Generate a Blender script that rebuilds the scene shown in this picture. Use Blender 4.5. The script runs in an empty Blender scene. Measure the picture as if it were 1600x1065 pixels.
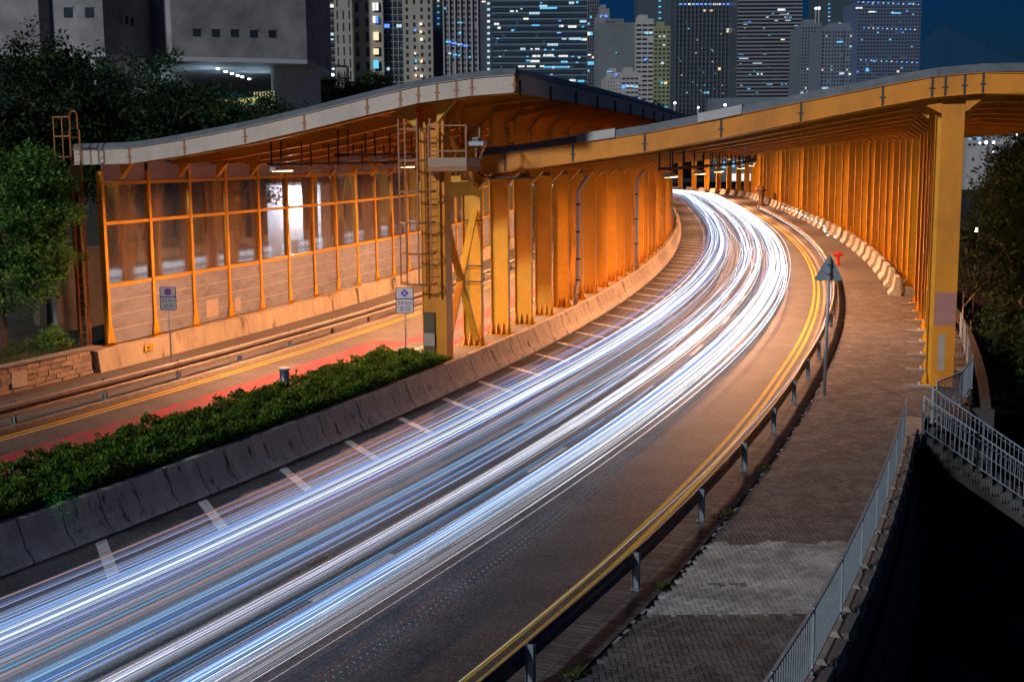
import bpy, math, random
import numpy as np
from mathutils import Matrix, Vector
random.seed(7); RNG = np.random.default_rng(7)
scene = bpy.context.scene
COL = scene.collection

# ------------------------------------------------------------------ camera
F = 1971.0; H0 = 240.0; CAMH = 8.0
TILT = math.atan((532.5 - H0) / F); ROLL = math.radians(0.43)
fw = np.array([0, math.cos(TILT), -math.sin(TILT)])
rt0 = np.array([1.0, 0, 0]); up0 = np.cross(rt0, fw)
rt = math.cos(ROLL) * rt0 - math.sin(ROLL) * up0
up = math.cos(ROLL) * up0 + math.sin(ROLL) * rt0
cam_data = bpy.data.cameras.new('camera')
cam = bpy.data.objects.new('camera', cam_data); COL.objects.link(cam)
cam.matrix_world = Matrix(((rt[0], up[0], -fw[0], 0), (rt[1], up[1], -fw[1], 0), (rt[2], up[2], -fw[2], CAMH), (0, 0, 0, 1)))
cam_data.sensor_width = 36.0; cam_data.lens = 36.0 * F / 1600.0
cam_data.clip_start = 0.5; cam_data.clip_end = 9000
scene.camera = cam

# ------------------------------------------------------------------ world, sun, exposure
SUN_EL = 24.0; SUN_AZ = 221.0      # direction the light comes from: left of the road, a little behind the camera
world = bpy.data.worlds.new('World'); scene.world = world; world.use_nodes = True
wn = world.node_tree; wn.nodes.clear()
w_out = wn.nodes.new('ShaderNodeOutputWorld'); w_bg = wn.nodes.new('ShaderNodeBackground')
w_sky = wn.nodes.new('ShaderNodeTexSky'); w_sky.sky_type = 'NISHITA'; w_sky.sun_disc = False
w_sky.sun_elevation = math.radians(2.0); w_sky.sun_rotation = math.radians(180.0)
w_sky.ozone_density = 6.0; w_sky.air_density = 1.0; w_sky.dust_density = 0.2
w_hs = wn.nodes.new('ShaderNodeMixRGB'); w_hs.blend_type = 'MULTIPLY'; w_hs.inputs[0].default_value = 1.0
w_hs.inputs[2].default_value = (0.33, 0.60, 0.92, 1)
wn.links.new(w_sky.outputs[0], w_hs.inputs[1]); wn.links.new(w_hs.outputs[0], w_bg.inputs[0])
w_bg.inputs[1].default_value = 0.065
wn.links.new(w_bg.outputs[0], w_out.inputs[0])
sun_d = bpy.data.lights.new('sun', 'SUN'); sun_d.energy = 1.75; sun_d.angle = math.radians(4.0); sun_d.color = (0.88, 0.94, 1.0)
sun = bpy.data.objects.new('sun', sun_d); COL.objects.link(sun)
_e = math.radians(SUN_EL); _a = math.radians(SUN_AZ)
_dir = Vector((math.sin(_a) * math.cos(_e), math.cos(_a) * math.cos(_e), math.sin(_e)))
sun.rotation_euler = _dir.to_track_quat('Z', 'Y').to_euler()
scene.view_settings.view_transform = 'Standard'; scene.view_settings.look = 'None'
scene.view_settings.exposure = 0.0; scene.view_settings.gamma = 1.0
scene.view_settings.use_curve_mapping = False
scene.cycles.transparent_max_bounces = 48

SODIUM = (1.0, 0.43, 0.20)

# ------------------------------------------------------------------ road geometry
C4 = [-1.84, 6.27, -9.85, 17.76, 12.91]
def fr(st):
    u = (st - 100) / 100
    x = ((((C4[0] * u + C4[1]) * u + C4[2]) * u + C4[3]) * u + C4[4])
    s = (((4 * C4[0] * u + 3 * C4[1]) * u + 2 * C4[2]) * u + C4[3]) / 100
    if st > 215: x -= .005 * (st - 215) ** 2; s -= .010 * (st - 215)
    n = math.hypot(s, 1)
    return x, (s / n, 1 / n), (1 / n, -s / n)
def W(st, o, z=0.0):
    x, T, N = fr(st)
    return Vector((x + N[0] * o, st + N[1] * o, z))
def dr(st): return .34 * min(1.0, max(0.0, (48 - st) / 20))
def ro(st): return 14.93 + .36 * min(1.0, max(0.0, (39.4 - st) / 14))
def off(c): return lambda st: c + dr(st)
def rz(st):
    x, T, N = fr(st)
    return -math.atan2(T[0], T[1])
def pix(px, py, D):
    d = (px - 800) / F * rt + (532.5 - py) / F * up + fw
    s = D / d[1]
    return Vector((d[0] * s, d[1] * s, d[2] * s + CAMH))

# ------------------------------------------------------------------ mesh builder
class MB:
    def __init__(s): s.v = []; s.f = []
    def add(s, vs, fs):
        n = len(s.v); s.v += [tuple(v) for v in vs]; s.f += [tuple(i + n for i in f) for f in fs]; return s
    def box(s, x0, x1, y0, y1, z0, z1):
        return s.add([(x0, y0, z0), (x1, y0, z0), (x1, y1, z0), (x0, y1, z0), (x0, y0, z1), (x1, y0, z1), (x1, y1, z1), (x0, y1, z1)],
                     [(0, 3, 2, 1), (4, 5, 6, 7), (0, 1, 5, 4), (1, 2, 6, 5), (2, 3, 7, 6), (3, 0, 4, 7)])
    def bar(s, a, b, w, h=None, upv=(0, 0, 1)):
        """rectangular bar from a to b, w wide, h high"""
        h = h or w; a = Vector(a); b = Vector(b); d = (b - a).normalized(); u = Vector(upv)
        if abs(d.dot(u)) > 0.98: u = Vector((0, 1, 0))
        r = d.cross(u).normalized(); u = r.cross(d).normalized()
        vs = [p + r * (w / 2 * i) + u * (h / 2 * j) for p in (a, b) for i, j in ((-1, -1), (1, -1), (1, 1), (-1, 1))]
        return s.add(vs, [(0, 1, 2, 3), (7, 6, 5, 4), (0, 4, 5, 1), (1, 5, 6, 2), (2, 6, 7, 3), (3, 7, 4, 0)])
    def tube(s, pts, r, n=8, cap=True):
        pts = [Vector(p) for p in pts]; rings = []
        rs = r if isinstance(r, (list, tuple)) else [r] * len(pts)
        for i, p in enumerate(pts):
            a = pts[max(i - 1, 0)]; b = pts[min(i + 1, len(pts) - 1)]
            d = (b - a).normalized(); u = Vector((0, 0, 1))
            if abs(d.z) > 0.95: u = Vector((0, 1, 0))
            x = d.cross(u).normalized(); y = x.cross(d)
            rings.append([p + (x * math.cos(2 * math.pi * k / n) + y * math.sin(2 * math.pi * k / n)) * rs[i] for k in range(n)])
        vs = [v for q in rings for v in q]; fs = []
        for i in range(len(rings) - 1):
            for k in range(n):
                fs.append((i * n + k, i * n + (k + 1) % n, (i + 1) * n + (k + 1) % n, (i + 1) * n + k))
        if cap:
            fs.append(tuple(range(n))[::-1]); fs.append(tuple((len(rings) - 1) * n + k for k in range(n)))
        return s.add(vs, fs)
    def prism(s, poly, y0, y1, axis='y'):
        """closed polygon in (x,z) extruded along y (or in (x,y) along z, or (y,z) along x)"""
        n = len(poly)
        def P(p, t):
            return (p[0], t, p[1]) if axis == 'y' else (p[0], p[1], t) if axis == 'z' else (t, p[0], p[1])
        vs = [P(p, y0) for p in poly] + [P(p, y1) for p in poly]
        fs = [tuple(range(n)), tuple(range(2 * n - 1, n - 1, -1))]
        fs += [(i, i + n, (i + 1) % n + n, (i + 1) % n) for i in range(n)]
        return s.add(vs, fs)
    def mesh(s, name):
        me = bpy.data.meshes.new(name); me.from_pydata(s.v, [], s.f); me.update(); return me

WM = {}
def setm(o, m): WM[o] = m.copy(); o.matrix_basis = m
def obj(name, mesh, mat=None, parent=None, m=None, **kw):
    if isinstance(mesh, MB): mesh = mesh.mesh(name)
    o = bpy.data.objects.new(name, mesh); COL.objects.link(o)
    if mat is not None and mesh is not None and len(mesh.materials) == 0: mesh.materials.append(mat)
    setm(o, m if m is not None else Matrix.Identity(4))
    if parent is not None:
        o.parent = parent; o.matrix_parent_inverse = WM[parent].inverted()
    for k, v in kw.items(): o[k] = v
    return o
def thing(name, loc, label, cat, group=None, rot=0.0):
    o = bpy.data.objects.new(name, None); COL.objects.link(o); o.empty_display_size = 0.2
    setm(o, Matrix.Translation(Vector(loc)) @ Matrix.Rotation(rot, 4, 'Z'))
    tag(o, label, cat, group); return o
def tag(o, label, cat, group=None):
    o['label'] = label; o['category'] = cat
    if group: o['group'] = group
    return o
def at(st, o, z=0.0, sc=None, yaw=0.0):
    m = Matrix.Translation(W(st, o, z)) @ Matrix.Rotation(rz(st) + yaw, 4, 'Z')
    if sc: m = m @ Matrix.Diagonal((sc[0], sc[1], sc[2], 1))
    return m
def smooth(o):
    o.data.polygons.foreach_set('use_smooth', [True] * len(o.data.polygons)); return o
def sts(a, b):
    """stations from a to b, denser near the camera"""
    r = [a]
    while r[-1] < b - 1e-6: r.append(min(b, r[-1] + max(1.0, (r[-1] - 20) * 0.04)))
    return r
def sweep(prof, a, b, mb=None, closed=True, stations=None, caps=True):
    """profile [(o,z)] carried along the road from station a to b; z may be a function of st"""
    mb = mb or MB(); S = stations or sts(a, b); n = len(prof); vs = []; fs = []
    for st in S:
        for p in prof:
            o_, z_ = p; vs.append(W(st, o_(st) if callable(o_) else o_, z_(st) if callable(z_) else z_))
    m = n if closed else n - 1
    for i in range(len(S) - 1):
        for k in range(m):
            fs.append((i * n + k, i * n + (k + 1) % n, (i + 1) * n + (k + 1) % n, (i + 1) * n + k))
    if closed and caps:
        fs.append(tuple(range(n))[::-1]); fs.append(tuple((len(S) - 1) * n + k for k in range(n)))
    return mb.add(vs, fs)
def fast_mesh(name, verts, quads):
    me = bpy.data.meshes.new(name); nv = len(verts); nq = len(quads)
    me.vertices.add(nv); me.vertices.foreach_set('co', np.asarray(verts, np.float32).ravel())
    me.loops.add(nq * 4); me.loops.foreach_set('vertex_index', np.asarray(quads, np.int32).ravel())
    me.polygons.add(nq); me.polygons.foreach_set('loop_start', np.arange(0, nq * 4, 4, dtype=np.int32))
    me.update(calc_edges=True); return me

# ------------------------------------------------------------------ materials
MATS = {}
def mat(name, col, rough=0.6, metal=0.0, var=0.25, scale=3.0, bump=0.1, bscale=40.0, dirt=None, dscale=0.8, dth=(0.5, 0.7), stretch=None, spec=0.5, coat=0.0):
    if name in MATS: return MATS[name]
    m = bpy.data.materials.new(name); m.use_nodes = True; nt = m.node_tree; N = nt.nodes; L = nt.links
    b = N['Principled BSDF']; b.inputs['Roughness'].default_value = rough; b.inputs['Metallic'].default_value = metal
    b.inputs['Specular IOR Level'].default_value = spec
    if coat: b.inputs['Coat Weight'].default_value = coat
    tc = N.new('ShaderNodeNewGeometry'); mp = N.new('ShaderNodeMapping'); L.new(tc.outputs['Position'], mp.inputs[0])
    if stretch: mp.inputs['Scale'].default_value = stretch
    nz = N.new('ShaderNodeTexNoise'); nz.inputs['Scale'].default_value = scale; nz.inputs['Detail'].default_value = 6; nz.inputs['Roughness'].default_value = 0.65
    L.new(mp.outputs[0], nz.inputs['Vector'])
    rp = N.new('ShaderNodeValToRGB'); L.new(nz.outputs[0], rp.inputs[0])
    lo = tuple(c * (1 - var) for c in col); hi = tuple(min(1, c * (1 + var)) for c in col)
    rp.color_ramp.elements[0].position = 0.3; rp.color_ramp.elements[0].color = (*lo, 1)
    rp.color_ramp.elements[1].position = 0.7; rp.color_ramp.elements[1].color = (*hi, 1)
    out = rp.outputs[0]
    if dirt:
        n2 = N.new('ShaderNodeTexNoise'); n2.inputs['Scale'].default_value = dscale; n2.inputs['Detail'].default_value = 8; n2.inputs['Roughness'].default_value = 0.7
        L.new(mp.outputs[0], n2.inputs['Vector'])
        r2 = N.new('ShaderNodeValToRGB'); L.new(n2.outputs[0], r2.inputs[0])
        r2.color_ramp.elements[0].position = dth[0]; r2.color_ramp.elements[0].color = (0, 0, 0, 1)
        r2.color_ramp.elements[1].position = dth[1]; r2.color_ramp.elements[1].color = (1, 1, 1, 1)
        mx = N.new('ShaderNodeMixRGB'); L.new(r2.outputs[0], mx.inputs[0]); L.new(out, mx.inputs[1]); mx.inputs[2].default_value = (*dirt, 1)
        out = mx.outputs[0]
    L.new(out, b.inputs['Base Color'])
    if bump:
        n3 = N.new('ShaderNodeTexNoise'); n3.inputs['Scale'].default_value = bscale; n3.inputs['Detail'].default_value = 3
        L.new(mp.outputs[0], n3.inputs['Vector'])
        bp = N.new('ShaderNodeBump'); bp.inputs['Strength'].default_value = bump; bp.inputs['Distance'].default_value = 0.02
        L.new(n3.outputs[0], bp.inputs['Height']); L.new(bp.outputs[0], b.inputs['Normal'])
    MATS[name] = m; return m
def emis(name, col, strength):
    if name in MATS: return MATS[name]
    m = bpy.data.materials.new(name); m.use_nodes = True; N = m.node_tree.nodes
    b = N['Principled BSDF']; b.inputs['Base Color'].default_value = (0.02, 0.02, 0.02, 1)
    b.inputs['Emission Color'].default_value = (*col, 1); b.inputs['Emission Strength'].default_value = strength
    MATS[name] = m; return m

M_orange = mat('orange steel paint', (0.72, 0.36, 0.015), 0.42, var=0.12, scale=1.2, bump=0.05, dirt=(0.55, 0.22, 0.015), dscale=0.9, dth=(0.55, 0.85))
M_fascia_y = mat('ochre fascia paint', (0.78, 0.26, 0.005), 0.45, var=0.07, scale=1.5, bump=0.03, dirt=(0.42, 0.14, 0.01), dscale=0.8, dth=(0.45, 0.8), stretch=(1, 1, 0.4))
M_fascia_w = mat('off white fascia paint', (0.56, 0.45, 0.36), 0.5, var=0.08, scale=1.5, bump=0.03, dirt=(0.32, 0.27, 0.23), dscale=0.7, dth=(0.45, 0.9), stretch=(1, 1, 0.4))
M_gray_cap = mat('grey flashing metal', (0.10, 0.115, 0.13), 0.55, metal=0.1, var=0.25, scale=2.5, bump=0.05)
M_cap_light = mat('pale replaced flashing', (0.30, 0.29, 0.275), 0.5, metal=0.1, var=0.12)
M_deck = mat('roof deck underside', (0.30, 0.105, 0.016), 0.6, var=0.2)
M_rooftop = mat('roof sheet', (0.18, 0.19, 0.20), 0.5, metal=0.3, var=0.2)
M_conc = mat('barrier concrete', (0.62, 0.51, 0.38), 0.85, var=0.22, scale=2.2, bump=0.25, dirt=(0.085, 0.055, 0.035), dscale=2.4, dth=(0.56, 0.66), stretch=(1.4, 1.4, 0.22))
M_conc2 = mat('stained parapet concrete', (0.42, 0.36, 0.27), 0.85, var=0.18, scale=1.6, bump=0.25, dirt=(0.09, 0.07, 0.035), dscale=0.9, dth=(0.56, 0.63), stretch=(1, 1, 0.3))
M_conc3 = mat('pale concrete', (0.42, 0.40, 0.36), 0.85, var=0.15, scale=3, bump=0.2)
M_curb = mat('kerb concrete', (0.26, 0.23, 0.19), 0.85, var=0.3, scale=4, bump=0.3)
M_yellowline = mat('yellow road paint', (0.62, 0.40, 0.03), 0.6, var=0.15, scale=8, dirt=(0.12, 0.09, 0.05), dscale=9, dth=(0.58, 0.66))
M_whiteline = mat('white road paint', (0.62, 0.61, 0.57), 0.6, var=0.15, scale=9, dirt=(0.10, 0.095, 0.09), dscale=7, dth=(0.56, 0.63))
M_galv = mat('galvanised steel', (0.34, 0.39, 0.42), 0.40, metal=0.30, var=0.2, scale=6, bump=0.03)
M_rail = mat('weathered rail steel', (0.46, 0.43, 0.40), 0.45, metal=0.6, var=0.22, scale=2.5, bump=0.05, dirt=(0.16, 0.09, 0.05), dscale=1.2, dth=(0.6, 0.75))
M_darkrail = mat('dark guard rail steel', (0.09, 0.085, 0.09), 0.4, metal=0.7, var=0.3, scale=3)
M_darkmetal = mat('dark metal', (0.06, 0.05, 0.045), 0.5, metal=0.4, var=0.3)
M_brownsteel = mat('brown painted steel', (0.36, 0.14, 0.05), 0.5, var=0.15)
M_boltmat = mat('bolt steel', (0.10, 0.08, 0.07), 0.5, metal=0.8)
M_noise = mat('perforated acoustic panel', (0.30, 0.31, 0.36), 0.6, metal=0.2, var=0.15, scale=1.4, bump=0.25, bscale=60, dirt=(0.15, 0.15, 0.17), dscale=1.0, dth=(0.5, 0.75), stretch=(1, 1, 2))
M_patch = mat('overpainted patch', (0.50, 0.42, 0.36), 0.6, var=0.1)
M_seam = mat('panel seam trim', (0.50, 0.43, 0.38), 0.5, metal=0.2, var=0.1)
M_pipe = mat('grey downpipe', (0.40, 0.37, 0.35), 0.5, var=0.12)
M_primer = mat('pink primer patch', (0.42, 0.17, 0.13), 0.6, var=0.1)
M_primer2 = mat('greyish primer patch', (0.40, 0.30, 0.24), 0.6, var=0.1)
M_darkbrown = mat('brown paint and unlit post', (0.11, 0.07, 0.03), 0.5, var=0.1)
M_red = mat('hydrant red', (0.55, 0.02, 0.015), 0.3, var=0.12, coat=0.4)
M_signgrey = mat('sign back grey', (0.33, 0.38, 0.42), 0.45, metal=0.3, var=0.08)
M_signpole = mat('sign pole grey', (0.30, 0.33, 0.35), 0.4, metal=0.4, var=0.1)
M_signwhite = mat('sign face', (0.62, 0.66, 0.70), 0.4, var=0.04)
M_signdim = mat('weathered sign face', (0.36, 0.38, 0.40), 0.5, var=0.06)
M_black = mat('black paint', (0.015, 0.015, 0.018), 0.5, var=0.1)
M_blue = mat('sign blue', (0.01, 0.05, 0.55), 0.4, var=0.05)
M_darkred = mat('faded sign red', (0.30, 0.02, 0.03), 0.5, var=0.1)
M_plate = mat('yellow plate', (0.70, 0.42, 0.02), 0.5, var=0.06)
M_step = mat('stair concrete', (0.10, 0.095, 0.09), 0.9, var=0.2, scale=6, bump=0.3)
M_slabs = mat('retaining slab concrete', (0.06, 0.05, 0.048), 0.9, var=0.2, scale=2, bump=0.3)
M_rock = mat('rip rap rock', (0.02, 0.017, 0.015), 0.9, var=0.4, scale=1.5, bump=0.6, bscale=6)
M_stone = mat('granite wall block', (0.34, 0.27, 0.21), 0.85, var=0.3, scale=5, bump=0.5, bscale=18)
M_stone2 = mat('granite wall block grey', (0.25, 0.21, 0.17), 0.85, var=0.3, scale=5, bump=0.5, bscale=18)
M_mortar = mat('dark joint mortar', (0.07, 0.055, 0.045), 0.95, var=0.2)
M_soil = mat('soil and leaf litter', (0.045, 0.04, 0.02), 0.95, var=0.5, scale=3, bump=0.6, bscale=12)
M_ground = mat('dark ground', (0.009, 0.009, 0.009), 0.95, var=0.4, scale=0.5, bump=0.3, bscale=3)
M_ironc = mat('cast iron cover', (0.16, 0.10, 0.08), 0.32, metal=0.85, var=0.3, scale=12)
M_bark = mat('bark', (0.09, 0.065, 0.045), 0.9, var=0.3, scale=8, bump=0.6, bscale=25)
M_barkpale = mat('pale bark', (0.26, 0.19, 0.13), 0.9, var=0.3, scale=8, bump=0.4)

def leafmat(name, c, c2, tr=0.3):
    m = bpy.data.materials.new(name); m.use_nodes = True; nt = m.node_tree; N = nt.nodes; L = nt.links
    b = N['Principled BSDF']; b.inputs['Roughness'].default_value = 0.6; b.inputs['Specular IOR Level'].default_value = 0.25
    g = N.new('ShaderNodeNewGeometry'); r = N.new('ShaderNodeValToRGB'); L.new(g.outputs['Random Per Island'], r.inputs[0])
    r.color_ramp.elements[0].color = (*c, 1); r.color_ramp.elements[1].color = (*c2, 1)
    nz = N.new('ShaderNodeTexNoise'); nz.inputs['Scale'].default_value = 2.2; nz.inputs['Detail'].default_value = 4; L.new(g.outputs['Position'], nz.inputs['Vector'])
    ad = N.new('ShaderNodeMath'); ad.operation = 'MULTIPLY_ADD'; ad.inputs[1].default_value = .55; L.new(g.outputs['Random Per Island'], ad.inputs[0])
    mr = N.new('ShaderNodeMapRange'); L.new(nz.outputs[0], mr.inputs[0]); mr.inputs[1].default_value = .35; mr.inputs[2].default_value = .65; mr.inputs[3].default_value = -.1; mr.inputs[4].default_value = .5
    L.new(mr.outputs[0], ad.inputs[2]); L.new(ad.outputs[0], r.inputs[0])
    L.new(r.outputs[0], b.inputs['Base Color'])
    t = N.new('ShaderNodeBsdfTranslucent'); L.new(r.outputs[0], t.inputs[0])
    mx = N.new('ShaderNodeMixShader'); mx.inputs[0].default_value = tr
    L.new(b.outputs[0], mx.inputs[1]); L.new(t.outputs[0], mx.inputs[2]); L.new(mx.outputs[0], N['Material Output'].inputs[0])
    return m
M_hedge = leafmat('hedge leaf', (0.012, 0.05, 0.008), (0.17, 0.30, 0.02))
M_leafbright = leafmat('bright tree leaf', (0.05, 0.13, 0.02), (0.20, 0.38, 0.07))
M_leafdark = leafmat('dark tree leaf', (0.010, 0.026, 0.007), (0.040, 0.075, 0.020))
M_grass = leafmat('grass blade', (0.05, 0.09, 0.02), (0.12, 0.15, 0.03))

def asphalt(name, base, warm):
    m = bpy.data.materials.new(name); m.use_nodes = True; nt = m.node_tree; N = nt.nodes; L = nt.links
    b = N['Principled BSDF']; b.inputs['Roughness'].default_value = 0.62
    g = N.new('ShaderNodeNewGeometry')
    n1 = N.new('ShaderNodeTexNoise'); n1.inputs['Scale'].default_value = 0.6; n1.inputs['Detail'].default_value = 6; L.new(g.outputs['Position'], n1.inputs['Vector'])
    n2 = N.new('ShaderNodeTexVoronoi'); n2.inputs['Scale'].default_value = 36; L.new(g.outputs['Position'], n2.inputs['Vector'])
    r1 = N.new('ShaderNodeValToRGB'); L.new(n1.outputs[0], r1.inputs[0])
    r1.color_ramp.elements[0].position = 0.35; r1.color_ramp.elements[1].position = 0.7
    r1.color_ramp.elements[0].color = (*[c * 0.75 for c in base], 1); r1.color_ramp.elements[1].color = (*warm, 1)
    # pale aggregate grains
    sp = N.new('ShaderNodeSeparateColor'); L.new(n2.outputs['Color'], sp.inputs[0])
    r2 = N.new('ShaderNodeValToRGB'); L.new(sp.outputs[0], r2.inputs[0])
    r2.color_ramp.elements[0].position = 0.80; r2.color_ramp.elements[0].color = (0, 0, 0, 1)
    r2.color_ramp.elements[1].position = 0.97; r2.color_ramp.elements[1].color = (0.8, 0.8, 0.8, 1)
    mx = N.new('ShaderNodeMixRGB'); L.new(r2.outputs[0], mx.inputs[0]); L.new(r1.outputs[0], mx.inputs[1]); mx.inputs[2].default_value = (0.19, 0.20, 0.21, 1)
    # thin cracks
    v = N.new('ShaderNodeTexVoronoi'); v.feature = 'DISTANCE_TO_EDGE'; v.inputs['Scale'].default_value = 0.22
    nd = N.new('ShaderNodeTexNoise'); nd.inputs['Scale'].default_value = 2.5; nd.inputs['Detail'].default_value = 5; L.new(g.outputs['Position'], nd.inputs['Vector'])
    ad = N.new('ShaderNodeMixRGB'); ad.blend_type = 'ADD'; ad.inputs[0].default_value = 1.2; L.new(g.outputs['Position'], ad.inputs[1]); L.new(nd.outputs['Color'], ad.inputs[2])
    L.new(ad.outputs[0], v.inputs['Vector'])
    r3 = N.new('ShaderNodeValToRGB'); L.new(v.outputs[0], r3.inputs[0]); r3.color_ramp.elements[0].position = 0.0; r3.color_ramp.elements[0].color = (0.45, 0.45, 0.45, 1)
    r3.color_ramp.elements[1].position = 0.006; r3.color_ramp.elements[1].color = (1, 1, 1, 1)
    mu = N.new('ShaderNodeMixRGB'); mu.blend_type = 'MULTIPLY'; mu.inputs[0].default_value = 1; L.new(mx.outputs[0], mu.inputs[1]); L.new(r3.outputs[0], mu.inputs[2])
    L.new(mu.outputs[0], b.inputs['Base Color'])
    bp = N.new('ShaderNodeBump'); bp.inputs['Strength'].default_value = 0.5; bp.inputs['Distance'].default_value = 0.01; L.new(n2.outputs[0], bp.inputs['Height']); L.new(bp.outputs[0], b.inputs['Normal'])
    return m
M_road = asphalt('asphalt', (0.050, 0.051, 0.054), (0.082, 0.083, 0.086))
M_road2 = asphalt('old asphalt', (0.085, 0.075, 0.068), (0.12, 0.105, 0.095))
M_redstrip = mat('red road strip', (0.36, 0.028, 0.045), 0.75, var=0.2, scale=2, bump=0.3, bscale=60, dirt=(0.15, 0.07, 0.065), dscale=1.1, dth=(0.46, 0.62), stretch=(1.6, .35, 1))

def brick_mat(name, c1, c2):
    m = bpy.data.materials.new(name); m.use_nodes = True; nt = m.node_tree; N = nt.nodes; L = nt.links
    b = N['Principled BSDF']; b.inputs['Roughness'].default_value = 0.7
    g = N.new('ShaderNodeNewGeometry'); oi = N.new('ShaderNodeObjectInfo')
    ad = N.new('ShaderNodeMath'); ad.operation = 'ADD'; L.new(g.outputs['Random Per Island'], ad.inputs[0]); L.new(oi.outputs['Random'], ad.inputs[1])
    frc = N.new('ShaderNodeMath'); frc.operation = 'FRACT'; L.new(ad.outputs[0], frc.inputs[0])
    r = N.new('ShaderNodeValToRGB'); L.new(frc.outputs[0], r.inputs[0]); r.color_ramp.elements[0].color = (*c1, 1); r.color_ramp.elements[1].color = (*c2, 1)
    nz = N.new('ShaderNodeTexNoise'); nz.inputs['Scale'].default_value = 1.4; nz.inputs['Detail'].default_value = 8; L.new(g.outputs['Position'], nz.inputs['Vector'])
    mr = N.new('ShaderNodeMapRange'); L.new(nz.outputs[0], mr.inputs[0]); mr.inputs[1].default_value = 0.3; mr.inputs[2].default_value = 0.7; mr.inputs[3].default_value = 0.55; mr.inputs[4].default_value = 1.25
    mu = N.new('ShaderNodeMixRGB'); mu.blend_type = 'MULTIPLY'; mu.inputs[0].default_value = 1; L.new(r.outputs[0], mu.inputs[1]); L.new(mr.outputs[0], mu.inputs[2]); L.new(mu.outputs[0], b.inputs['Base Color'])
    n3 = N.new('ShaderNodeTexNoise'); n3.inputs['Scale'].default_value = 60; L.new(g.outputs['Position'], n3.inputs['Vector'])
    bp = N.new('ShaderNodeBump'); bp.inputs['Strength'].default_value = 0.3; bp.inputs['Distance'].default_value = 0.01; L.new(n3.outputs[0], bp.inputs['Height']); L.new(bp.outputs[0], b.inputs['Normal'])
    return m
M_pav = brick_mat('dark paver', (0.070, 0.067, 0.068), (0.15, 0.138, 0.128))
M_pavlight = brick_mat('light paver', (0.31, 0.305, 0.285), (0.46, 0.445, 0.41))
M_footfar = mat('paving beyond', (0.10, 0.092, 0.086), 0.75, var=0.35, scale=9, bump=0.3, bscale=30, dirt=(0.08, 0.06, 0.05), dscale=1.5, dth=(0.5, 0.7))
M_joint = mat('paving joint sand', (0.012, 0.011, 0.010), 0.95, var=0.2)

def glass_mat():
    m = bpy.data.materials.new('canopy glass'); m.use_nodes = True; nt = m.node_tree; N = nt.nodes; L = nt.links
    N.remove(N['Principled BSDF']); t = N.new('ShaderNodeBsdfTransparent'); t.inputs[0].default_value = (0.64, 0.63, 0.64, 1)
    gl = N.new('ShaderNodeBsdfGlossy'); gl.inputs['Roughness'].default_value = 0.04; gl.inputs[0].default_value = (0.9, 0.9, 0.9, 1)
    df = N.new('ShaderNodeBsdfDiffuse'); df.inputs[0].default_value = (0.36, 0.37, 0.42, 1)
    g = N.new('ShaderNodeNewGeometry'); mp = N.new('ShaderNodeMapping'); mp.inputs['Scale'].default_value = (1.0, 1.0, 0.25); L.new(g.outputs['Position'], mp.inputs[0])
    nz = N.new('ShaderNodeTexNoise'); nz.inputs['Scale'].default_value = 1.3; L.new(mp.outputs[0], nz.inputs['Vector'])
    bp = N.new('ShaderNodeBump'); bp.inputs['Strength'].default_value = 0.05; bp.inputs['Distance'].default_value = 0.05; L.new(nz.outputs[0], bp.inputs['Height']); L.new(bp.outputs[0], gl.inputs['Normal'])
    n2 = N.new('ShaderNodeTexNoise'); n2.inputs['Scale'].default_value = 2.0; n2.inputs['Detail'].default_value = 7; L.new(mp.outputs[0], n2.inputs['Vector'])
    mr = N.new('ShaderNodeMapRange'); L.new(n2.outputs[0], mr.inputs[0]); mr.inputs[1].default_value = 0.35; mr.inputs[2].default_value = 0.75; mr.inputs[3].default_value = 0.05; mr.inputs[4].default_value = 0.20
    m1 = N.new('ShaderNodeMixShader'); m1.inputs[0].default_value = 0.17; L.new(t.outputs[0], m1.inputs[1]); L.new(gl.outputs[0], m1.inputs[2])
    m2 = N.new('ShaderNodeMixShader'); L.new(mr.outputs[0], m2.inputs[0]); L.new(m1.outputs[0], m2.inputs[1]); L.new(df.outputs[0], m2.inputs[2])
    L.new(m2.outputs[0], N['Material Output'].inputs[0]); return m
M_glass = glass_mat()
M_topglass = mat('milky top light pane', (0.36, 0.31, 0.31), 0.35, var=0.12)

# ------------------------------------------------------------------ setting
def structure(name, mb, m): return obj(name, mb, m, kind='structure')
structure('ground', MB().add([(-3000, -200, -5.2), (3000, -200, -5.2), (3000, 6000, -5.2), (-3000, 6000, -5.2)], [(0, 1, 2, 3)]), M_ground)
structure('road', sweep([(-0.5, 0), (off(10.56), 0)], 4, 330, closed=False), M_road)
structure('side_road', sweep([(-9.72, 0), (-2.1, 0)], 4, 200, closed=False), M_road2)
structure('road_foundation', sweep([(-14.6, -0.3), (14.9, -0.3), (14.9, -5.3), (-14.6, -5.3)], 4, 330), M_ground)
fw_s = structure('footway', sweep([(-14.0, 0.10), (-9.95, 0.10), (-9.95, -0.25), (-14.0, -0.25)], 4, 200), M_footfar)
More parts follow.
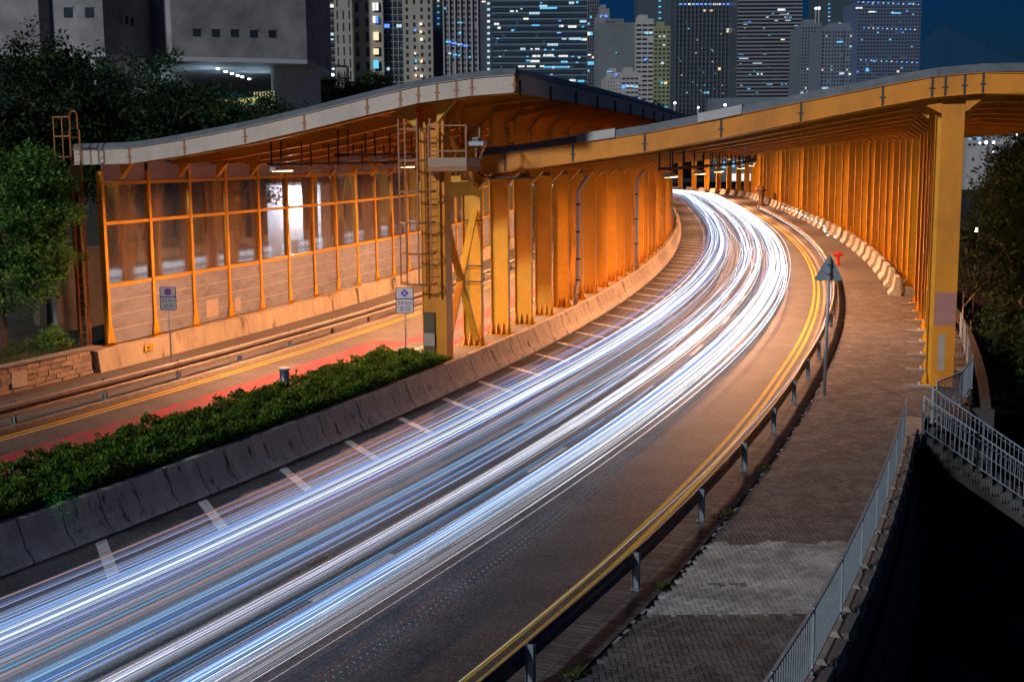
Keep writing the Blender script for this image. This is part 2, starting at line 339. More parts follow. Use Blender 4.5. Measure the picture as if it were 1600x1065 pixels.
# hillside left of the road
def hz(st, o):
    a = max(0.0, (-o - 15) / 40.0); return 0.9 + 5.0 * min(1, a) * min(1, max(0, (st - 20) / 60)) + 0.15 * math.sin(st * 0.9) * math.sin(o * 1.3)
hs = MB(); SS = list(range(10, 205, 3)); OO = [-14.35, -16, -18, -22, -28, -36, -50, -80]
hs.add([W(min(s, 150) if o < -40 else s, o, (0.95 if o > -15 else hz(s, o))) for s in SS for o in OO], [(i * len(OO) + k, i * len(OO) + k + 1, (i + 1) * len(OO) + k + 1, (i + 1) * len(OO) + k) for i in range(len(SS) - 1) for k in range(len(OO) - 1)])
structure('hillside', hs, M_soil)

# kerbs
structure('kerb', sweep([(-9.95, -0.2), (-9.95, 0.125), (-9.74, 0.125), (-9.70, 0.0), (-9.70, -0.2)], 4, 200), M_curb)
structure('kerb', sweep([(off(10.56), -0.2), (off(10.56), 0.02), (off(10.60), 0.125), (off(10.72), 0.125), (off(10.72), -0.2)], 4, 330), M_curb)
# sidewalk base
structure('sidewalk', sweep([(off(10.72), 0.05), (11.56, 0.05), (11.56, -0.3), (off(10.72), -0.3)], 4, 80), M_joint)
walk = structure('sidewalk', sweep([(11.56, 0.055), (lambda st: ro(st) - .19, 0.055), (lambda st: ro(st) - .19, -0.3), (11.56, -0.3)], 4, 80), M_joint)
structure('sidewalk', sweep([(10.72, 0.094), (16.9, 0.094), (16.9, -0.3), (10.72, -0.3)], 80, 330), M_footfar)
walk2 = structure('sidewalk', sweep([(14.75, 0.054), (16.6, 0.054), (16.6, -0.3), (14.75, -0.3)], 42.45, 80), M_joint)

# paint on the roads, each 4 mm up
def line(name, o0, o1, a, b, m, z=0.004, **kw):
    return structure(name, sweep([(o0, z), (o1, z)], a, b, closed=False), m)
line('yellow_line', -9.50, -9.38, 4, 200, M_yellowline); line('yellow_line', -9.22, -9.10, 4, 200, M_yellowline)
yo = lambda d: off(9.99 + d)
line('yellow_line', yo(0), yo(.12), 4, 330, M_yellowline); line('yellow_line', yo(.25), yo(.37), 4, 330, M_yellowline)
for a, b, o0, o1 in ((14, 52, -7.7, -5.9), (52.05, 100, -6.4, -5.3)): line('red_strip', o0, o1, a, b, M_redstrip)  # flat red bands along the side road, patchy in tone
line('red_strip', -4.4, -3.3, 20, 60, M_redstrip)
line('red_strip', -6.95, -5.25, 110, 160, M_redstrip)
for i in range(6): line('lane_dash', -5.05, -4.93, 44 + i * 6, 46.2 + i * 6, M_whiteline)
# hatch marks on the inner margin
hm = []
base = None
for i in range(46):
    s0 = 25.75 + i * 3.08 - 9.24
    a = (s0, 0.15); b = (s0 - 1.52, 2.02); w = 0.15
    mb = MB()
    pts = [W(a[0] - w, a[1], 0.004), W(a[0] + w, a[1], 0.004), W(b[0] + w, b[1], 0.004), W(b[0] - w, b[1], 0.004)]
    mb.add(pts, [(0, 3, 2, 1)]); structure('hatch_mark', mb, M_whiteline)
i = 0
for st in np.arange(58, 210, 3.4):
    line('edge_dash', 2.12, 2.24, st, st + 1.5, M_whiteline)
for st in (24.6, 33.6, 42.6, 51.6, 60.6, 69.6, 80, 90): line('lane_dash', 6.18, 6.32, st, st + 2.6, M_whiteline)
# white flecked edge stones behind the guard rail posts
mb = MB()
for st in np.arange(15, 48, 0.42):
    w = random.uniform(0.10, 0.34); o = 11.685 + dr(st) + random.uniform(-.02, .02)
    p = [W(st, o, 0.107), W(st + w, o, 0.107), W(st + w, o + .05 + random.random() * .03, 0.107), W(st, o + .06, 0.107)]
    if random.random() < .6: mb.add(p, [(0, 3, 2, 1)])
structure('edge_paint', mb, mat('worn edge paint', (.32, .32, .31), .7, var=.3, scale=12))

# paving setts, herringbone at right angles to the view; nearest pieces are objects, the rest one mesh
A = 0.1; G = 0.013
def paver_box(mb, x0, x1, y0, y1, z0, z1):
    c = 0.005
    vs = [(x0, y0, z0), (x1, y0, z0), (x1, y1, z0), (x0, y1, z0), (x0, y0, z1 - c), (x1, y0, z1 - c), (x1, y1, z1 - c), (x0, y1, z1 - c),
          (x0 + c, y0 + c, z1), (x1 - c, y0 + c, z1), (x1 - c, y1 - c, z1), (x0 + c, y1 - c, z1)]
    mb.add(vs, [(0, 1, 5, 4), (1, 2, 6, 5), (2, 3, 7, 6), (3, 0, 4, 7), (4, 5, 9, 8), (5, 6, 10, 9), (6, 7, 11, 10), (7, 4, 8, 11), (8, 9, 10, 11)])
bh = {}
for key, (sx, sy) in {'h': (2 * A, A), 'v': (A, 2 * A)}.items():
    for mk, mm in (('d', M_pav), ('l', M_pavlight)):
        q = MB(); paver_box(q, G / 2, sx - G / 2, G / 2, sy - G / 2, -0.05, 0); me = q.mesh('paver'); me.materials.append(mm); bh[key + mk] = me
def so(x, y):
    s = y
    for _ in range(6):
        xx, T, N = fr(s); s += ((x - xx) * T[0] + (y - s) * T[1]) * T[1]
    xx, T, N = fr(s); return s, (x - xx) * N[0] + (y - s) * N[1]
rest = {'d': MB(), 'l': MB()}; count = 0; cand = []
for j in range(130, 830):
    y = j * A
    s_, T, N = fr(y)
    for i in range(-40, 420):
        k = (i - j) % 4
        if k not in (0, 3): continue
        x = i * A
        if not (0 < x - fr(y)[0] - 8 < 15): continue
        cx, cy = (x + A, y + A / 2) if k == 0 else (x + A / 2, y + A)
        s, o = so(cx, cy)
        lim = ro(s) - .22 if s < 42.5 else (15.75 if s < 44.6 else 16.6)
        if not (11.77 + dr(s) < o < lim and 13 < s < 79.9): continue
        light = 20.9 < cy < 24.9 + 0.12 * math.sin(cx * 5) and not (22.35 < cy < 22.5 and 3.6 < cx < 4.4)
        cand.append((s, cx, cy, x, y, k, 'l' if light else 'd'))
# what the frame shows starts near y = 19 m
vis = sorted([c for c in cand if c[2] > 18.9 and c[1] > 1.2], key=lambda c: c[2])
solo = set(id(c) for c in vis[:290])
for c in cand:
    s, cx, cy, x, y, k, mk = c
    dz = random.uniform(-0.003, 0.003)
    if id(c) in solo:
        obj('paver', bh[('h' if k == 0 else 'v') + mk], None, walk, Matrix.Translation((x, y, 0.1 + dz)))
    else:
        sx, sy = (2 * A, A) if k == 0 else (A, 2 * A)
        paver_box(rest[mk], x + G / 2, x + sx - G / 2, y + G / 2, y + sy - G / 2, 0.05, 0.1 + dz)
obj('paver_field', rest['d'], M_pav, walk, kind='stuff')
obj('paver_field', rest['l'], M_pavlight, walk, kind='stuff')
# plank like setts between kerb and posts
q = MB()
for st in np.arange(13, 80, 0.115):
    z = 0.098 + random.uniform(-.003, .003)
    for o0, o1 in ((10.74 + dr(st), 11.20 + dr(st)), (11.21 + dr(st), 11.66 + dr(st))):
        a, b, c, d = W(st + .006, o0, z), W(st + .006, o1, z), W(st + .109, o1, z), W(st + .109, o0, z)
        q.add([a, b, c, d], [(0, 1, 2, 3)])
obj('paver_field', q, M_pav, walk, kind='stuff')

# ------------------------------------------------------------------ median: barrier, deck
barrier = thing('median_barrier', W(25, -0.3, 0), 'long curving concrete safety barrier with black stained foot between the two carriageways', 'barrier')
prof = [(0.0, 0.0), (0.0, 0.08), (-0.19, 0.30), (-0.38, 0.85), (-0.42, 0.88), (-0.55, 0.88), (-0.58, 0.84), (-0.62, 0.0)]
st = 14.0; n = 0
while st < 230:
    L_ = 1.02 if st < 120 else 2.04
    do = random.uniform(-0.012, 0.012); dz = random.uniform(-.008, .008)
    obj('barrier_block', sweep([(o + do, z + (dz if z > .5 else 0)) for o, z in prof], st + .018, st + L_ - .018, stations=[st + .018, st + L_ / 2, st + L_ - .018]), M_conc, barrier)
    st += L_
deck = obj('median_deck', sweep([(-0.64, 0.72), (-2.15, 0.72), (-2.15, 0.0), (-0.64, 0.0)], 43.2, 230), M_curb, barrier)
obj('planter_edge', sweep([(-3.75, 0.0), (-3.75, 0.30), (-3.55, 0.30), (-3.55, 0.0)], 10, 45.3), M_conc3, barrier)
obj('planter_soil', sweep([(-3.5, 0.5), (-0.64, 0.55), (-0.64, 0.0), (-3.5, 0.0)], 10, 43.1), M_soil, barrier)

# ------------------------------------------------------------------ foliage helpers
def leaves_mesh(name, P, size, up_bias=0.5, aspect=0.45):
    n = len(P); d = RNG.normal(size=(n, 3)); d[:, 2] += up_bias; d /= np.linalg.norm(d, axis=1)[:, None]
    r = np.cross(d, RNG.normal(size=(n, 3))); r /= np.linalg.norm(r, axis=1)[:, None] + 1e-9
    s = size * RNG.uniform(0.6, 1.3, n)[:, None]
    a = P; b = P + d * s * .5 + r * s * aspect * .5; c = P + d * s; e = P + d * s * .5 - r * s * aspect * .5
    # a slight fold so that a leaf is not perfectly flat
    nrm = np.cross(d, r); b = b + nrm * s * .12; e = e + nrm * s * .12
    V = np.stack([a, b, c, e], 1).reshape(-1, 3); Q = np.arange(n * 4).reshape(-1, 4)
    return fast_mesh(name, V, Q)
def cloud(center, radii, n_clump, per, clump_r, hollow=0.5):
    c = RNG.normal(size=(n_clump, 3)); c /= np.linalg.norm(c, axis=1)[:, None]
    rr = (hollow + (1 - hollow) * RNG.random(n_clump) ** 0.6)[:, None]
    wob = 1 + 0.22 * np.sin(c[:, :1] * 5 + center[0]) + 0.18 * np.sin(c[:, 2:3] * 7 + center[1])
    C = np.array(center) + c * rr * wob * np.array(radii)
    P = np.repeat(C, per, 0) + RNG.normal(size=(n_clump * per, 3)) * clump_r * np.array([1, 1, .6])
    return P, C
def tree(label, base, h, lobes, leaf, lsize, clumps, per, cr, trunk_r=.18, group=None, bark=None, cat='tree', up_bias=.3):
    t = thing('tree', base, label, cat, group)
    base = Vector(base); Ps = []; tr = MB()
    top = base + Vector((0, 0, h * .55))
    tr.tube([base - Vector((0, 0, .3)), base + Vector((.1, 0, h * .25)), top], [trunk_r * 1.25, trunk_r, trunk_r * .6], 8)
    limbs = MB(); any_ = False
    for (dx, dy, dz, rx, ry, rzz) in lobes:
        c = base + Vector((dx, dy, dz)); P, C = cloud(c, (rx, ry, rzz), clumps, per, cr); Ps.append(P)
        s0 = base + Vector((.1, 0, h * .3)); mid = (s0 + c) / 2 + Vector((0, 0, -.2))
        limbs.tube([s0, mid, c], [trunk_r * .5, trunk_r * .32, trunk_r * .12], 6)
        for q in C[:: max(1, len(C) // 8)][:8]: limbs.tube([c, (c + Vector(q)) / 2 + Vector((0, 0, .1)), Vector(q)], [trunk_r * .16, trunk_r * .09, .01], 4)
    obj('trunk', tr, bark or M_bark, t); obj('limbs', limbs, bark or M_bark, t)
    obj('crown', leaves_mesh('crown', np.vstack(Ps), lsize, up_bias), leaf, t)
    return t

# hedge on the median
def build_hedge():
    t = thing('hedge', W(30, -2, .5), 'long clipped dark green hedge growing in the median planter behind the concrete barrier', 'hedge')
    n = 15000; S = 11 + (43.6 - 11) * RNG.random(n) ** 0.9; S[: n // 3] = 20 + 23.6 * RNG.random(n // 3)
    cl = []
    for s in S:
        u = RNG.random(); end = min(1, max(.25, (44.0 - s) / 1.6))
        o0, o1 = -3.15, -0.72
        hgt = (1.02 + .07 * math.sin(s * 1.7) + .26 * abs(math.sin(s * 3.4 + 2.0 * math.sin(u * 7)) * math.cos(u * 8 + s)) + .08 * abs(math.sin(s * 13 + 9 * u)) + abs(RNG.normal()) * .03)
        o = o0 + (o1 - o0) * u
        edge = min(1, min(u, 1 - u) / .16); z = (.62 + (hgt - .62) * (1 - (1 - edge) ** 2.2)) if RNG.random() < .6 else .6 + RNG.random() * (hgt - .6)
        if RNG.random() < .35: o = o1 + RNG.uniform(-.12, .12); z = .62 + RNG.random() ** .8 * (hgt - .72)
        z = .6 + (z - .6) * (.45 + .55 * end)
        p = W(s, o, z); cl.append(p)
    C = np.array([tuple(p) for p in cl]); P = np.repeat(C, 9, 0) + RNG.normal(size=(len(C) * 9, 3)) * .025
    obj('foliage', leaves_mesh('hedge foliage', P, .105, .9, .42), M_hedge, t)
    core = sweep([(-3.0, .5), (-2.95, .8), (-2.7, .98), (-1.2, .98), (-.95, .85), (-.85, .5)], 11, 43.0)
    obj('shade_core', core, mat('hedge inner shade', (0.018, 0.03, 0.012), .95, bump=.5, bscale=20), t)  # solid dark core, shade inside the hedge put into its colour
    # taller sprigs along the top
    sp = []
    for s in np.arange(18, 43, .55):
        p = W(s + random.uniform(-.2, .2), random.uniform(-3.05, -1.0), 1.06)
        for k in range(14): sp.append((p[0] + random.gauss(0, .03), p[1] + random.gauss(0, .03), p[2] + random.random() * .24))
    obj('sprigs', leaves_mesh('sprigs', np.array(sp), .10, 1.2, .4), M_hedge, t, kind='stuff')
build_hedge()
fern = thing('fern', W(25.2, -.75, .8), 'bright green feathery fern hanging over the barrier at the near end of the hedge', 'plant')
fp = []
for k in range(26):
    a = random.uniform(0, 6.28); L_ = random.uniform(.4, .75); b = W(25.4, -.70, .98)
    for q in np.linspace(0, 1, 26):
        fp.append((b[0] + math.cos(a) * L_ * q, b[1] + math.sin(a) * L_ * q, b[2] + .35 * q - .6 * q * q))
obj('frond', leaves_mesh('frond', np.array(fp), .09, 0.1, .3), leafmat('fern leaf', (.03, .2, .03), (.09, .36, .07)), fern, kind='stuff')

# ------------------------------------------------------------------ left boundary: parapet, glazed screen
S_LEFT = [42.4 + 2.83 * i for i in range(29)]
left_par = thing('parapet', W(60, -14, 0), 'low stained concrete parapet under the glazed noise screen of the left carriageway', 'parapet')
for i in range(40):
    a = 41.2 + i * 2.83
    obj('parapet_block', sweep([(-13.62, 0.02), (-13.72, 0.90), (-14.55, 0.90), (-14.6, -0.2), (-13.62, -.2)], a, a + 2.815, stations=[a, a + 1.4, a + 2.815]), M_conc2, left_par)
pl = thing('number_plate', W(44.1, -13.6, .55), 'small yellow plate with faint dark marks fixed to the stained parapet', 'plate')
obj('plate', MB().box(-.01, .02, -.28, .28, -.11, .11), M_plate, pl, at(44.1, -13.62, .62))
q = MB()
for k, (y, w, h) in enumerate(((-.14, .03, .10), (-.09, .05, .07), (-.03, .04, .06), (.02, .03, .07), (.07, .02, .11), (.2, .05, .04), (.2, .05, .04))):
    z = 0 if k < 5 else (-.03 if k == 5 else .035); q.box(.021, .024, y, y + w, z - h / 2, z + h / 2)
obj('marks', q, M_black, pl, at(44.1, -13.62, .62))

# left canopy -------------------------------------------------------
LP = [(-15.6, 7.70), (-13.0, 7.74), (-11.8, 7.86), (-10.65, 8.02), (-8.1, 8.40), (-5.7, 8.84), (-3.2, 9.34), (-1.3, 9.70), (.6, 9.90), (2.15, 9.97)]
MP = [(-.37, 7.27), (1.2, 7.42), (3.0, 7.67), (5.6, 8.01), (6.5, 8.17), (8.25, 8.47), (10.9, 8.97), (13.5, 9.43), (15.0, 9.68), (16.5, 9.78), (17.8, 9.77), (19.2, 9.66), (20.8, 9.45)]
def prof_z(P, o):
    for (a, za), (b, zb) in zip(P, P[1:]):
        if o <= b: return za + (zb - za) * (o - a) / (b - a)
    return P[-1][1]
def beam_mesh(P, o0, o1, depth, name, ncol, knees, n=14):
    """curved I beam; local x = offset, z = height"""
    mb = MB(); xs = [o0 + (o1 - o0) * i / n for i in range(n + 1)]
    for (yo, z0, z1) in ((.012, 0.02, depth - .02), (.15, 0, .03), (.15, depth - .022, depth)):
        vs = []; fs = []
        for x in xs:
            z = prof_z(P, x); vs += [(x, -yo, z + z0), (x, yo, z + z0), (x, yo, z + z1), (x, -yo, z + z1)]
        for i in range(n):
            for k in range(4): fs.append((i * 4 + k, i * 4 + (k + 1) % 4, (i + 1) * 4 + (k + 1) % 4, (i + 1) * 4 + k))
        fs.append((3, 2, 1, 0)); fs.append((n * 4, n * 4 + 1, n * 4 + 2, n * 4 + 3)); mb.add(vs, fs)
    x = o0 + 1.0
    while x < o1 - .3:      # web stiffeners
        z = prof_z(P, x); mb.box(x - .008, x + .008, -.11, .11, z + .022, z + depth - .022); x += 1.45
    for (kx, s, sz) in knees:   # corner haunches
        z = prof_z(P, kx); z2 = prof_z(P, kx + s * sz)
        mb.prism([(kx, z - .002), (kx + s * sz, z2 - .002), (kx, z - sz)], -.01, .01)
        mb.bar((kx + s * .02, 0, z - sz), (kx + s * sz, 0, z2 - .01), .24, .02)
    return mb.mesh(name)
def column_mesh(w, h_unit=1.0, fl=.26):
    mb = MB()
    mb.box(-w / 2, w / 2, -.012, .012, 0, h_unit); mb.box(-w / 2 - .02, -w / 2, -fl / 2, fl / 2, 0, h_unit); mb.box(w / 2, w / 2 + .02, -fl / 2, fl / 2, 0, h_unit)
    return mb.mesh('column')
def foot_mesh(w, fl=.34):
    mb = MB(); mb.box(-w / 2 - .17, w / 2 + .17, -fl / 2 - .1, fl / 2 + .1, 0, .035)
    for x in (-w / 2 + .02, -w / 6, w / 6, w / 2 - .02):
        for s in (-1, 1): mb.prism([(s * .013, .037), (s * (fl / 2 + .08), .037), (s * (fl / 2 + .08), .10), (s * .09, .46), (s * .013, .46)], x - .012, x + .012, 'x')
    for s in (-1, 1): mb.prism([(s * (w / 2 + .022), .037), (s * (w / 2 + .15), .037), (s * (w / 2 + .022), .45)], -.012, .012)
    return mb.mesh('base_plate')
def bolts_mesh(w, fl=.34):
    mb = MB()
    for x in (-w / 2 - .11, -w / 5, w / 5, w / 2 + .11):
        for y in (-fl / 2 - .06, fl / 2 + .06): mb.tube([(x, y, .036), (x, y, .10)], .022, 6)
    return mb.mesh('bolts')
me_col = column_mesh(.70); me_foot = foot_mesh(.70); me_bolt = bolts_mesh(.70)
me_colR = column_mesh(.66); me_footR = foot_mesh(.66)
for m_ in (me_col, me_foot, me_colR, me_footR): m_.materials.append(M_orange)
me_bolt.materials.append(M_boltmat)

canopyL = thing('road_canopy', W(43, -6, 0), 'left road canopy with off white curved front fascia and glazed left wall', 'canopy')
def zdrop(st): return -0.5 * min(1.6, max(0, (st - 43) / 32))
# roof of the left canopy
stL = sts(43, 130)
obj('roof_deck', sweep([(o, (lambda st, z=z: z + .50 + zdrop(st))) for o, z in LP] + [(o, (lambda st, z=z: z + .56 + zdrop(st))) for o, z in reversed(LP)], 43.02, 130), M_deck, canopyL)
obj('roof_sheet', sweep([(o, (lambda st, z=z: z + .565 + zdrop(st))) for o, z in LP] + [(o, (lambda st, z=z: z + .60 + zdrop(st))) for o, z in reversed(LP)], 43.05, 130), M_rooftop, canopyL)
me_beamL = beam_mesh(LP, -14.3, 2.05, .50, 'roof_beam', 2, [(-13.95, 1, .55), (-1.72, -1, .7), (-.94, 1, .7)], 18); me_beamL.materials.append(M_orange)
for i, s in enumerate(S_LEFT): obj('roof_beam', me_beamL, None, canopyL, at(s + 1.0 if i == 0 else s + 1.9, 0, zdrop(s)))
for o in (-12.4, -10.4, -8.4, -6.4, -4.4, -2.4, .9):     # purlins under the deck
    z = prof_z(LP, o) + .36
    obj('purlin', sweep([(o - .05, (lambda st, z=z: z + zdrop(st))), (o + .05, (lambda st, z=z: z + zdrop(st))), (o + .05, (lambda st, z=z: z + .135 + zdrop(st))), (o - .05, (lambda st, z=z: z + .135 + zdrop(st)))], 43.1, 130), M_orange, canopyL)
# gable fascia panels
def fascia(P, st, joints, h, caph, mt, parent, front=-.32, extra=()):
    for a, b in zip(joints, joints[1:]):
        n = 5; xs = [a + .008 + (b - a - .016) * i / n for i in range(n + 1)]
        mb = MB(); vs = []; fs = []
        for x in xs:
            z = prof_z(P, x); vs += [(x, front, z), (x, front + .05, z), (x, front + .05, z + h), (x, front, z + h)]
        for i in range(n):
            for k in range(4): fs.append((i * 4 + k, i * 4 + (k + 1) % 4, (i + 1) * 4 + (k + 1) % 4, (i + 1) * 4 + k))
        fs.append((3, 2, 1, 0)); fs.append((n * 4, n * 4 + 1, n * 4 + 2, n * 4 + 3)); mb.add(vs, fs)
        mb.bar((xs[0], front - .02, prof_z(P, a) + .005), (xs[-1], front - .02, prof_z(P, b) + .005), .10, .02)
        mb.bar((xs[0], front - .005, prof_z(P, a) + h - .01), (xs[-1], front - .005, prof_z(P, b) + h - .01), .10, .02)
        obj('fascia_panel', mb, mt, parent, at(st, 0, 0))
        j = MB(); zz = prof_z(P, b)
        j.box(b - .035, b + .035, front - .025, front - .003, zz + .03, zz + h - .04); j.box(b - .10, b + .10, front - .032, front - .026, zz + h * .42, zz + h * .47)
        obj('fascia_joint', j, M_brownsteel if mt is M_fascia_w else M_darkmetal, parent, at(st, 0, 0))
def caps(P, st, joints, h, caph, parent, light=(), front=-.38):
    for i, (a, b) in enumerate(zip(joints, joints[1:])):
        n = 4; xs = [a + .006 + (b - a - .012) * k / n for k in range(n + 1)]; mb = MB(); vs = []; fs = []
        ex = .05 if i in light else 0
        for x in xs:
            z = prof_z(P, x) + h; vs += [(x, front - ex, z + .003), (x, front + .75, z + .003), (x, front + .75, z + caph + ex), (x, front + .10 - ex, z + caph + ex)]
        for k_ in range(n):
            for k in range(4): fs.append((k_ * 4 + k, k_ * 4 + (k + 1) % 4, (k_ + 1) * 4 + (k + 1) % 4, (k_ + 1) * 4 + k))
        fs.append((3, 2, 1, 0)); fs.append((n * 4, n * 4 + 1, n * 4 + 2, n * 4 + 3)); mb.add(vs, fs)
        obj('roof_edge_trim', mb, M_cap_light if i in light else M_gray_cap, parent, at(st, 0, 0))
JL = [-15.5, -13.0, -10.6, -8.05, -5.65, -3.2, -1.95, -1.28, -.6, .1, .65, 2.15]
fascia(LP, 43.0, JL, .58, .2, M_fascia_w, canopyL)
caps(LP, 43.0, [-15.5, -13.2, -10.9, -8.3, -5.0, -1.9, 2.2], .58, .20, canopyL)
# eave along the right edge, seen falling away over the main road
for i in range(28):
    a = 43.0 + i * 3.05; b = a + 3.03
    zf = lambda st, d=0: 9.97 + zdrop(st) + d
    obj('eave_panel', sweep([(2.16, lambda st: zf(st)), (2.21, lambda st: zf(st)), (2.21, lambda st: zf(st, .56)), (2.16, lambda st: zf(st, .56))], a, b, stations=[a, b]), M_fascia_w, canopyL)
    obj('eave_trim', sweep([(1.7, lambda st: zf(st, .585)), (2.27, lambda st: zf(st, .585)), (2.24, lambda st: zf(st, .76)), (1.7, lambda st: zf(st, .78))], a, b, stations=[a, b]), M_cap_light, canopyL)
    q = MB(); q.box(-.03, .03, -.05, .05, 0, .5); obj('eave_bracket', q, M_darkmetal, canopyL, at(a, 2.24, zf(a) - .1))

# glazed screen on the left: post, transom, pane, noise_panel
screen = thing('noise_screen', W(60, -14.2, .9), 'tall glazed noise screen with orange steel posts above ribbed acoustic panels', 'screen')
for i, s in enumerate(S_LEFT):
    post = MB(); post.box(-.11, .11, -.012, .012, 0, 6.55); post.box(.095, .115, -.085, .085, 0, 6.55); post.box(-.115, -.095, -.085, .085, 0, 6.55)
    post.prism([(-.25, .02), (.25, .02), (.12, .62), (-.12, .62)], -.16, -.14, 'y') if False else None
    po = obj('post', post, M_orange, screen, at(s, -14.15, .92))
    ft = MB(); ft.box(-.30, .22, -.27, .27, 0, .03)
    ft.prism([(-.24, .03), (.24, .03), (.09, .75), (-.09, .75)], .118, .135, 'x')
    for y in (-.16, 0, .16): ft.prism([(.136, .03), (.215, .03), (.136, .25)], y - .012, y + .012)
    obj('post_foot', ft, M_orange, po, at(s, -14.15, .905))
    bl = MB()
    for y in (-.2, -.07, .07, .2): bl.tube([(.185, y, .035), (.185, y, .10)], .022, 6)
    obj('bolts', bl, M_boltmat, po, at(s, -14.15, .905))
    if i == len(S_LEFT) - 1: break
    a, b = s + .10, s + 2.73
    pa, pb = W(a, -14.15), W(b, -14.15); d = (pb - pa); Lx = d.length; ang = math.atan2(d.y, d.x)
    MM = Matrix.Translation(pa) @ Matrix.Rotation(ang, 4, 'Z')
    for zt in (3.18, 5.52, 7.0):
        t_ = MB(); t_.box(0, Lx, -.09, .05, -.06, .06); obj('transom', t_, M_orange, screen, MM @ Matrix.Translation((0, 0, zt)))
    for z0, z1 in ((3.25, 5.45), (5.59, 6.93)):
        g = MB(); g.box(.01, Lx - .01, -.006, .006, z0, z1); obj('pane', g, M_glass, screen, MM)
    g = MB(); g.box(.01, Lx - .01, -.006, .006, 7.07, 7.78); obj('pane', g, M_topglass, screen, MM)
    for k in range(4):
        z0 = .97 + k * .54; g = MB(); g.box(.005, Lx - .005, -.05, .03, z0, z0 + .505)
        for rr in range(5): g.box(.005, Lx - .005, -.062, -.051, z0 + .03 + rr * .1, z0 + .075 + rr * .1)
        obj('noise_panel', g, M_noise, screen, MM)
        g = MB(); g.box(.005, Lx - .005, -.066, .02, z0 + .508, z0 + .538); obj('panel_trim', g, M_seam, screen, MM)
    if i in (2, 3, 1):
        x0 = .8 if i == 2 else (.3 if i == 3 else 1.6); g = MB(); g.box(x0, x0 + (.95 if i == 2 else .5), -.071, -.067, 1.15, 1.15 + (.75 if i == 2 else .6))
        if i != 1: obj('paint_patch', g, M_patch, screen, MM)
# braces and framing behind the first bays and bay seven
def xbrace(p1, p2, z0, z1, parent, w=.16, label=None):
    a = MB(); a.bar((p1[0], p1[1], z0), (p2[0], p2[1], z1), w, .10); obj('brace', a, M_orange, parent)
    b = MB(); b.bar((p1[0], p1[1], z1), (p2[0], p2[1], z0), w, .101); obj('brace', b, M_orange, parent)
    g = MB(); c = (Vector((p1[0], p1[1], 0)) + Vector((p2[0], p2[1], 0))) / 2; g.box(c.x - .16, c.x + .16, c.y - .075, c.y + .075, (z0 + z1) / 2 - .2, (z0 + z1) / 2 + .2); obj('gusset', g, M_orange, parent)
for i in (0, 7, 15): xbrace(W(S_LEFT[i] + .2, -14.42), W(S_LEFT[i] + 2.6, -14.42), 3.3, 6.9, screen, .12)
# columns behind the glass
for k in range(12):
    s = 44.5 + k * 5.66; obj('rear_column', me_col, None, screen, at(s, -15.2, .9, (1, 1, 6.6)))

# median columns ----------------------------------------------------
S_MED = [47.38 + 3.02 * i for i in range(64)]
for i, s in enumerate(S_MED):
    zt = (prof_z(LP, -1.3) + zdrop(s)) if s < 128 else 7.2
    c = obj('column', me_col, None, canopyL, at(s, -1.32, .76, (1, 1, zt - .76)))
    obj('base_plate', me_foot, None, c, at(s, -1.32, .725)); obj('bolts', me_bolt, None, c, at(s, -1.32, .725))
    ns = MB(); ns.box(-.2, .33, -.14, -.014, -.05, .0) if False else None
# the tall front pillar with its welded box section
pil = MB(); pil.box(-.42, .42, -.27, -.24, 0, 8.9); pil.box(-.46, -.42, -.30, .30, 0, 8.9); pil.box(.42, .46, -.30, .30, 0, 8.9)
S_P = 44.0
pillar = obj('front_pillar', pil, M_fascia_y, canopyL, at(S_P, -1.30, .72))
q = MB(); q.box(-.40, .02, -.34, -.31, .0, 1.75); obj('cabinet_panel', q, M_darkbrown, pillar, at(S_P, -1.30, .74))
q = MB(); q.box(-.40, .02, -.37, -.345, .55, 1.0); obj('cabinet_patch', q, M_primer2, pillar, at(S_P, -1.30, .74))
for x0, x1, s in ((-.44, -1.15, 1), (.44, 1.15, 1)):
    q = MB(); q.prism([(x0, 8.0), (x0, 8.98), (x1, 8.98 + (.05 if x1 > 0 else -.1))], -.02, .02); obj('haunch', q, M_fascia_y, pillar, at(S_P, -1.30, .72))
p1 = W(S_P + .35, -1.15); p2 = W(47.2, -1.15)
for z0, z1 in ((1.0, 5.9), (7.0, 9.0)): xbrace(p1, p2, z0, z1, canopyL, .26 if z0 < 2 else .2)
q = MB(); q.bar(W(S_P, -1.0, 6.75), W(47.2, -1.0, 6.75), .25, .5); obj('tie_beam', q, M_orange, canopyL)
for i in (4, 10, 16):
    xbrace(W(S_MED[i] + .2, -1.0), W(S_MED[i + 1] - .2, -1.0), 1.2, 5.9, canopyL, .2)
for z in (2.9, 3.5, 5.2, 6.6):
    q = MB(); q.box(-.37, .5, -.2, -.17, z, z + .05); obj('cable_strap', q, M_darkmetal, canopyL, at(47.3, -1.32, .3))
# longitudinal girder at the head of the median columns carrying the main roof
obj('edge_girder', sweep([(-1.68, 6.98), (-.96, 6.98), (-.96, 7.02), (-1.28, 7.04), (-1.28, 7.20), (-1.68, 7.20)], 46.2, 230), M_orange, canopyL)

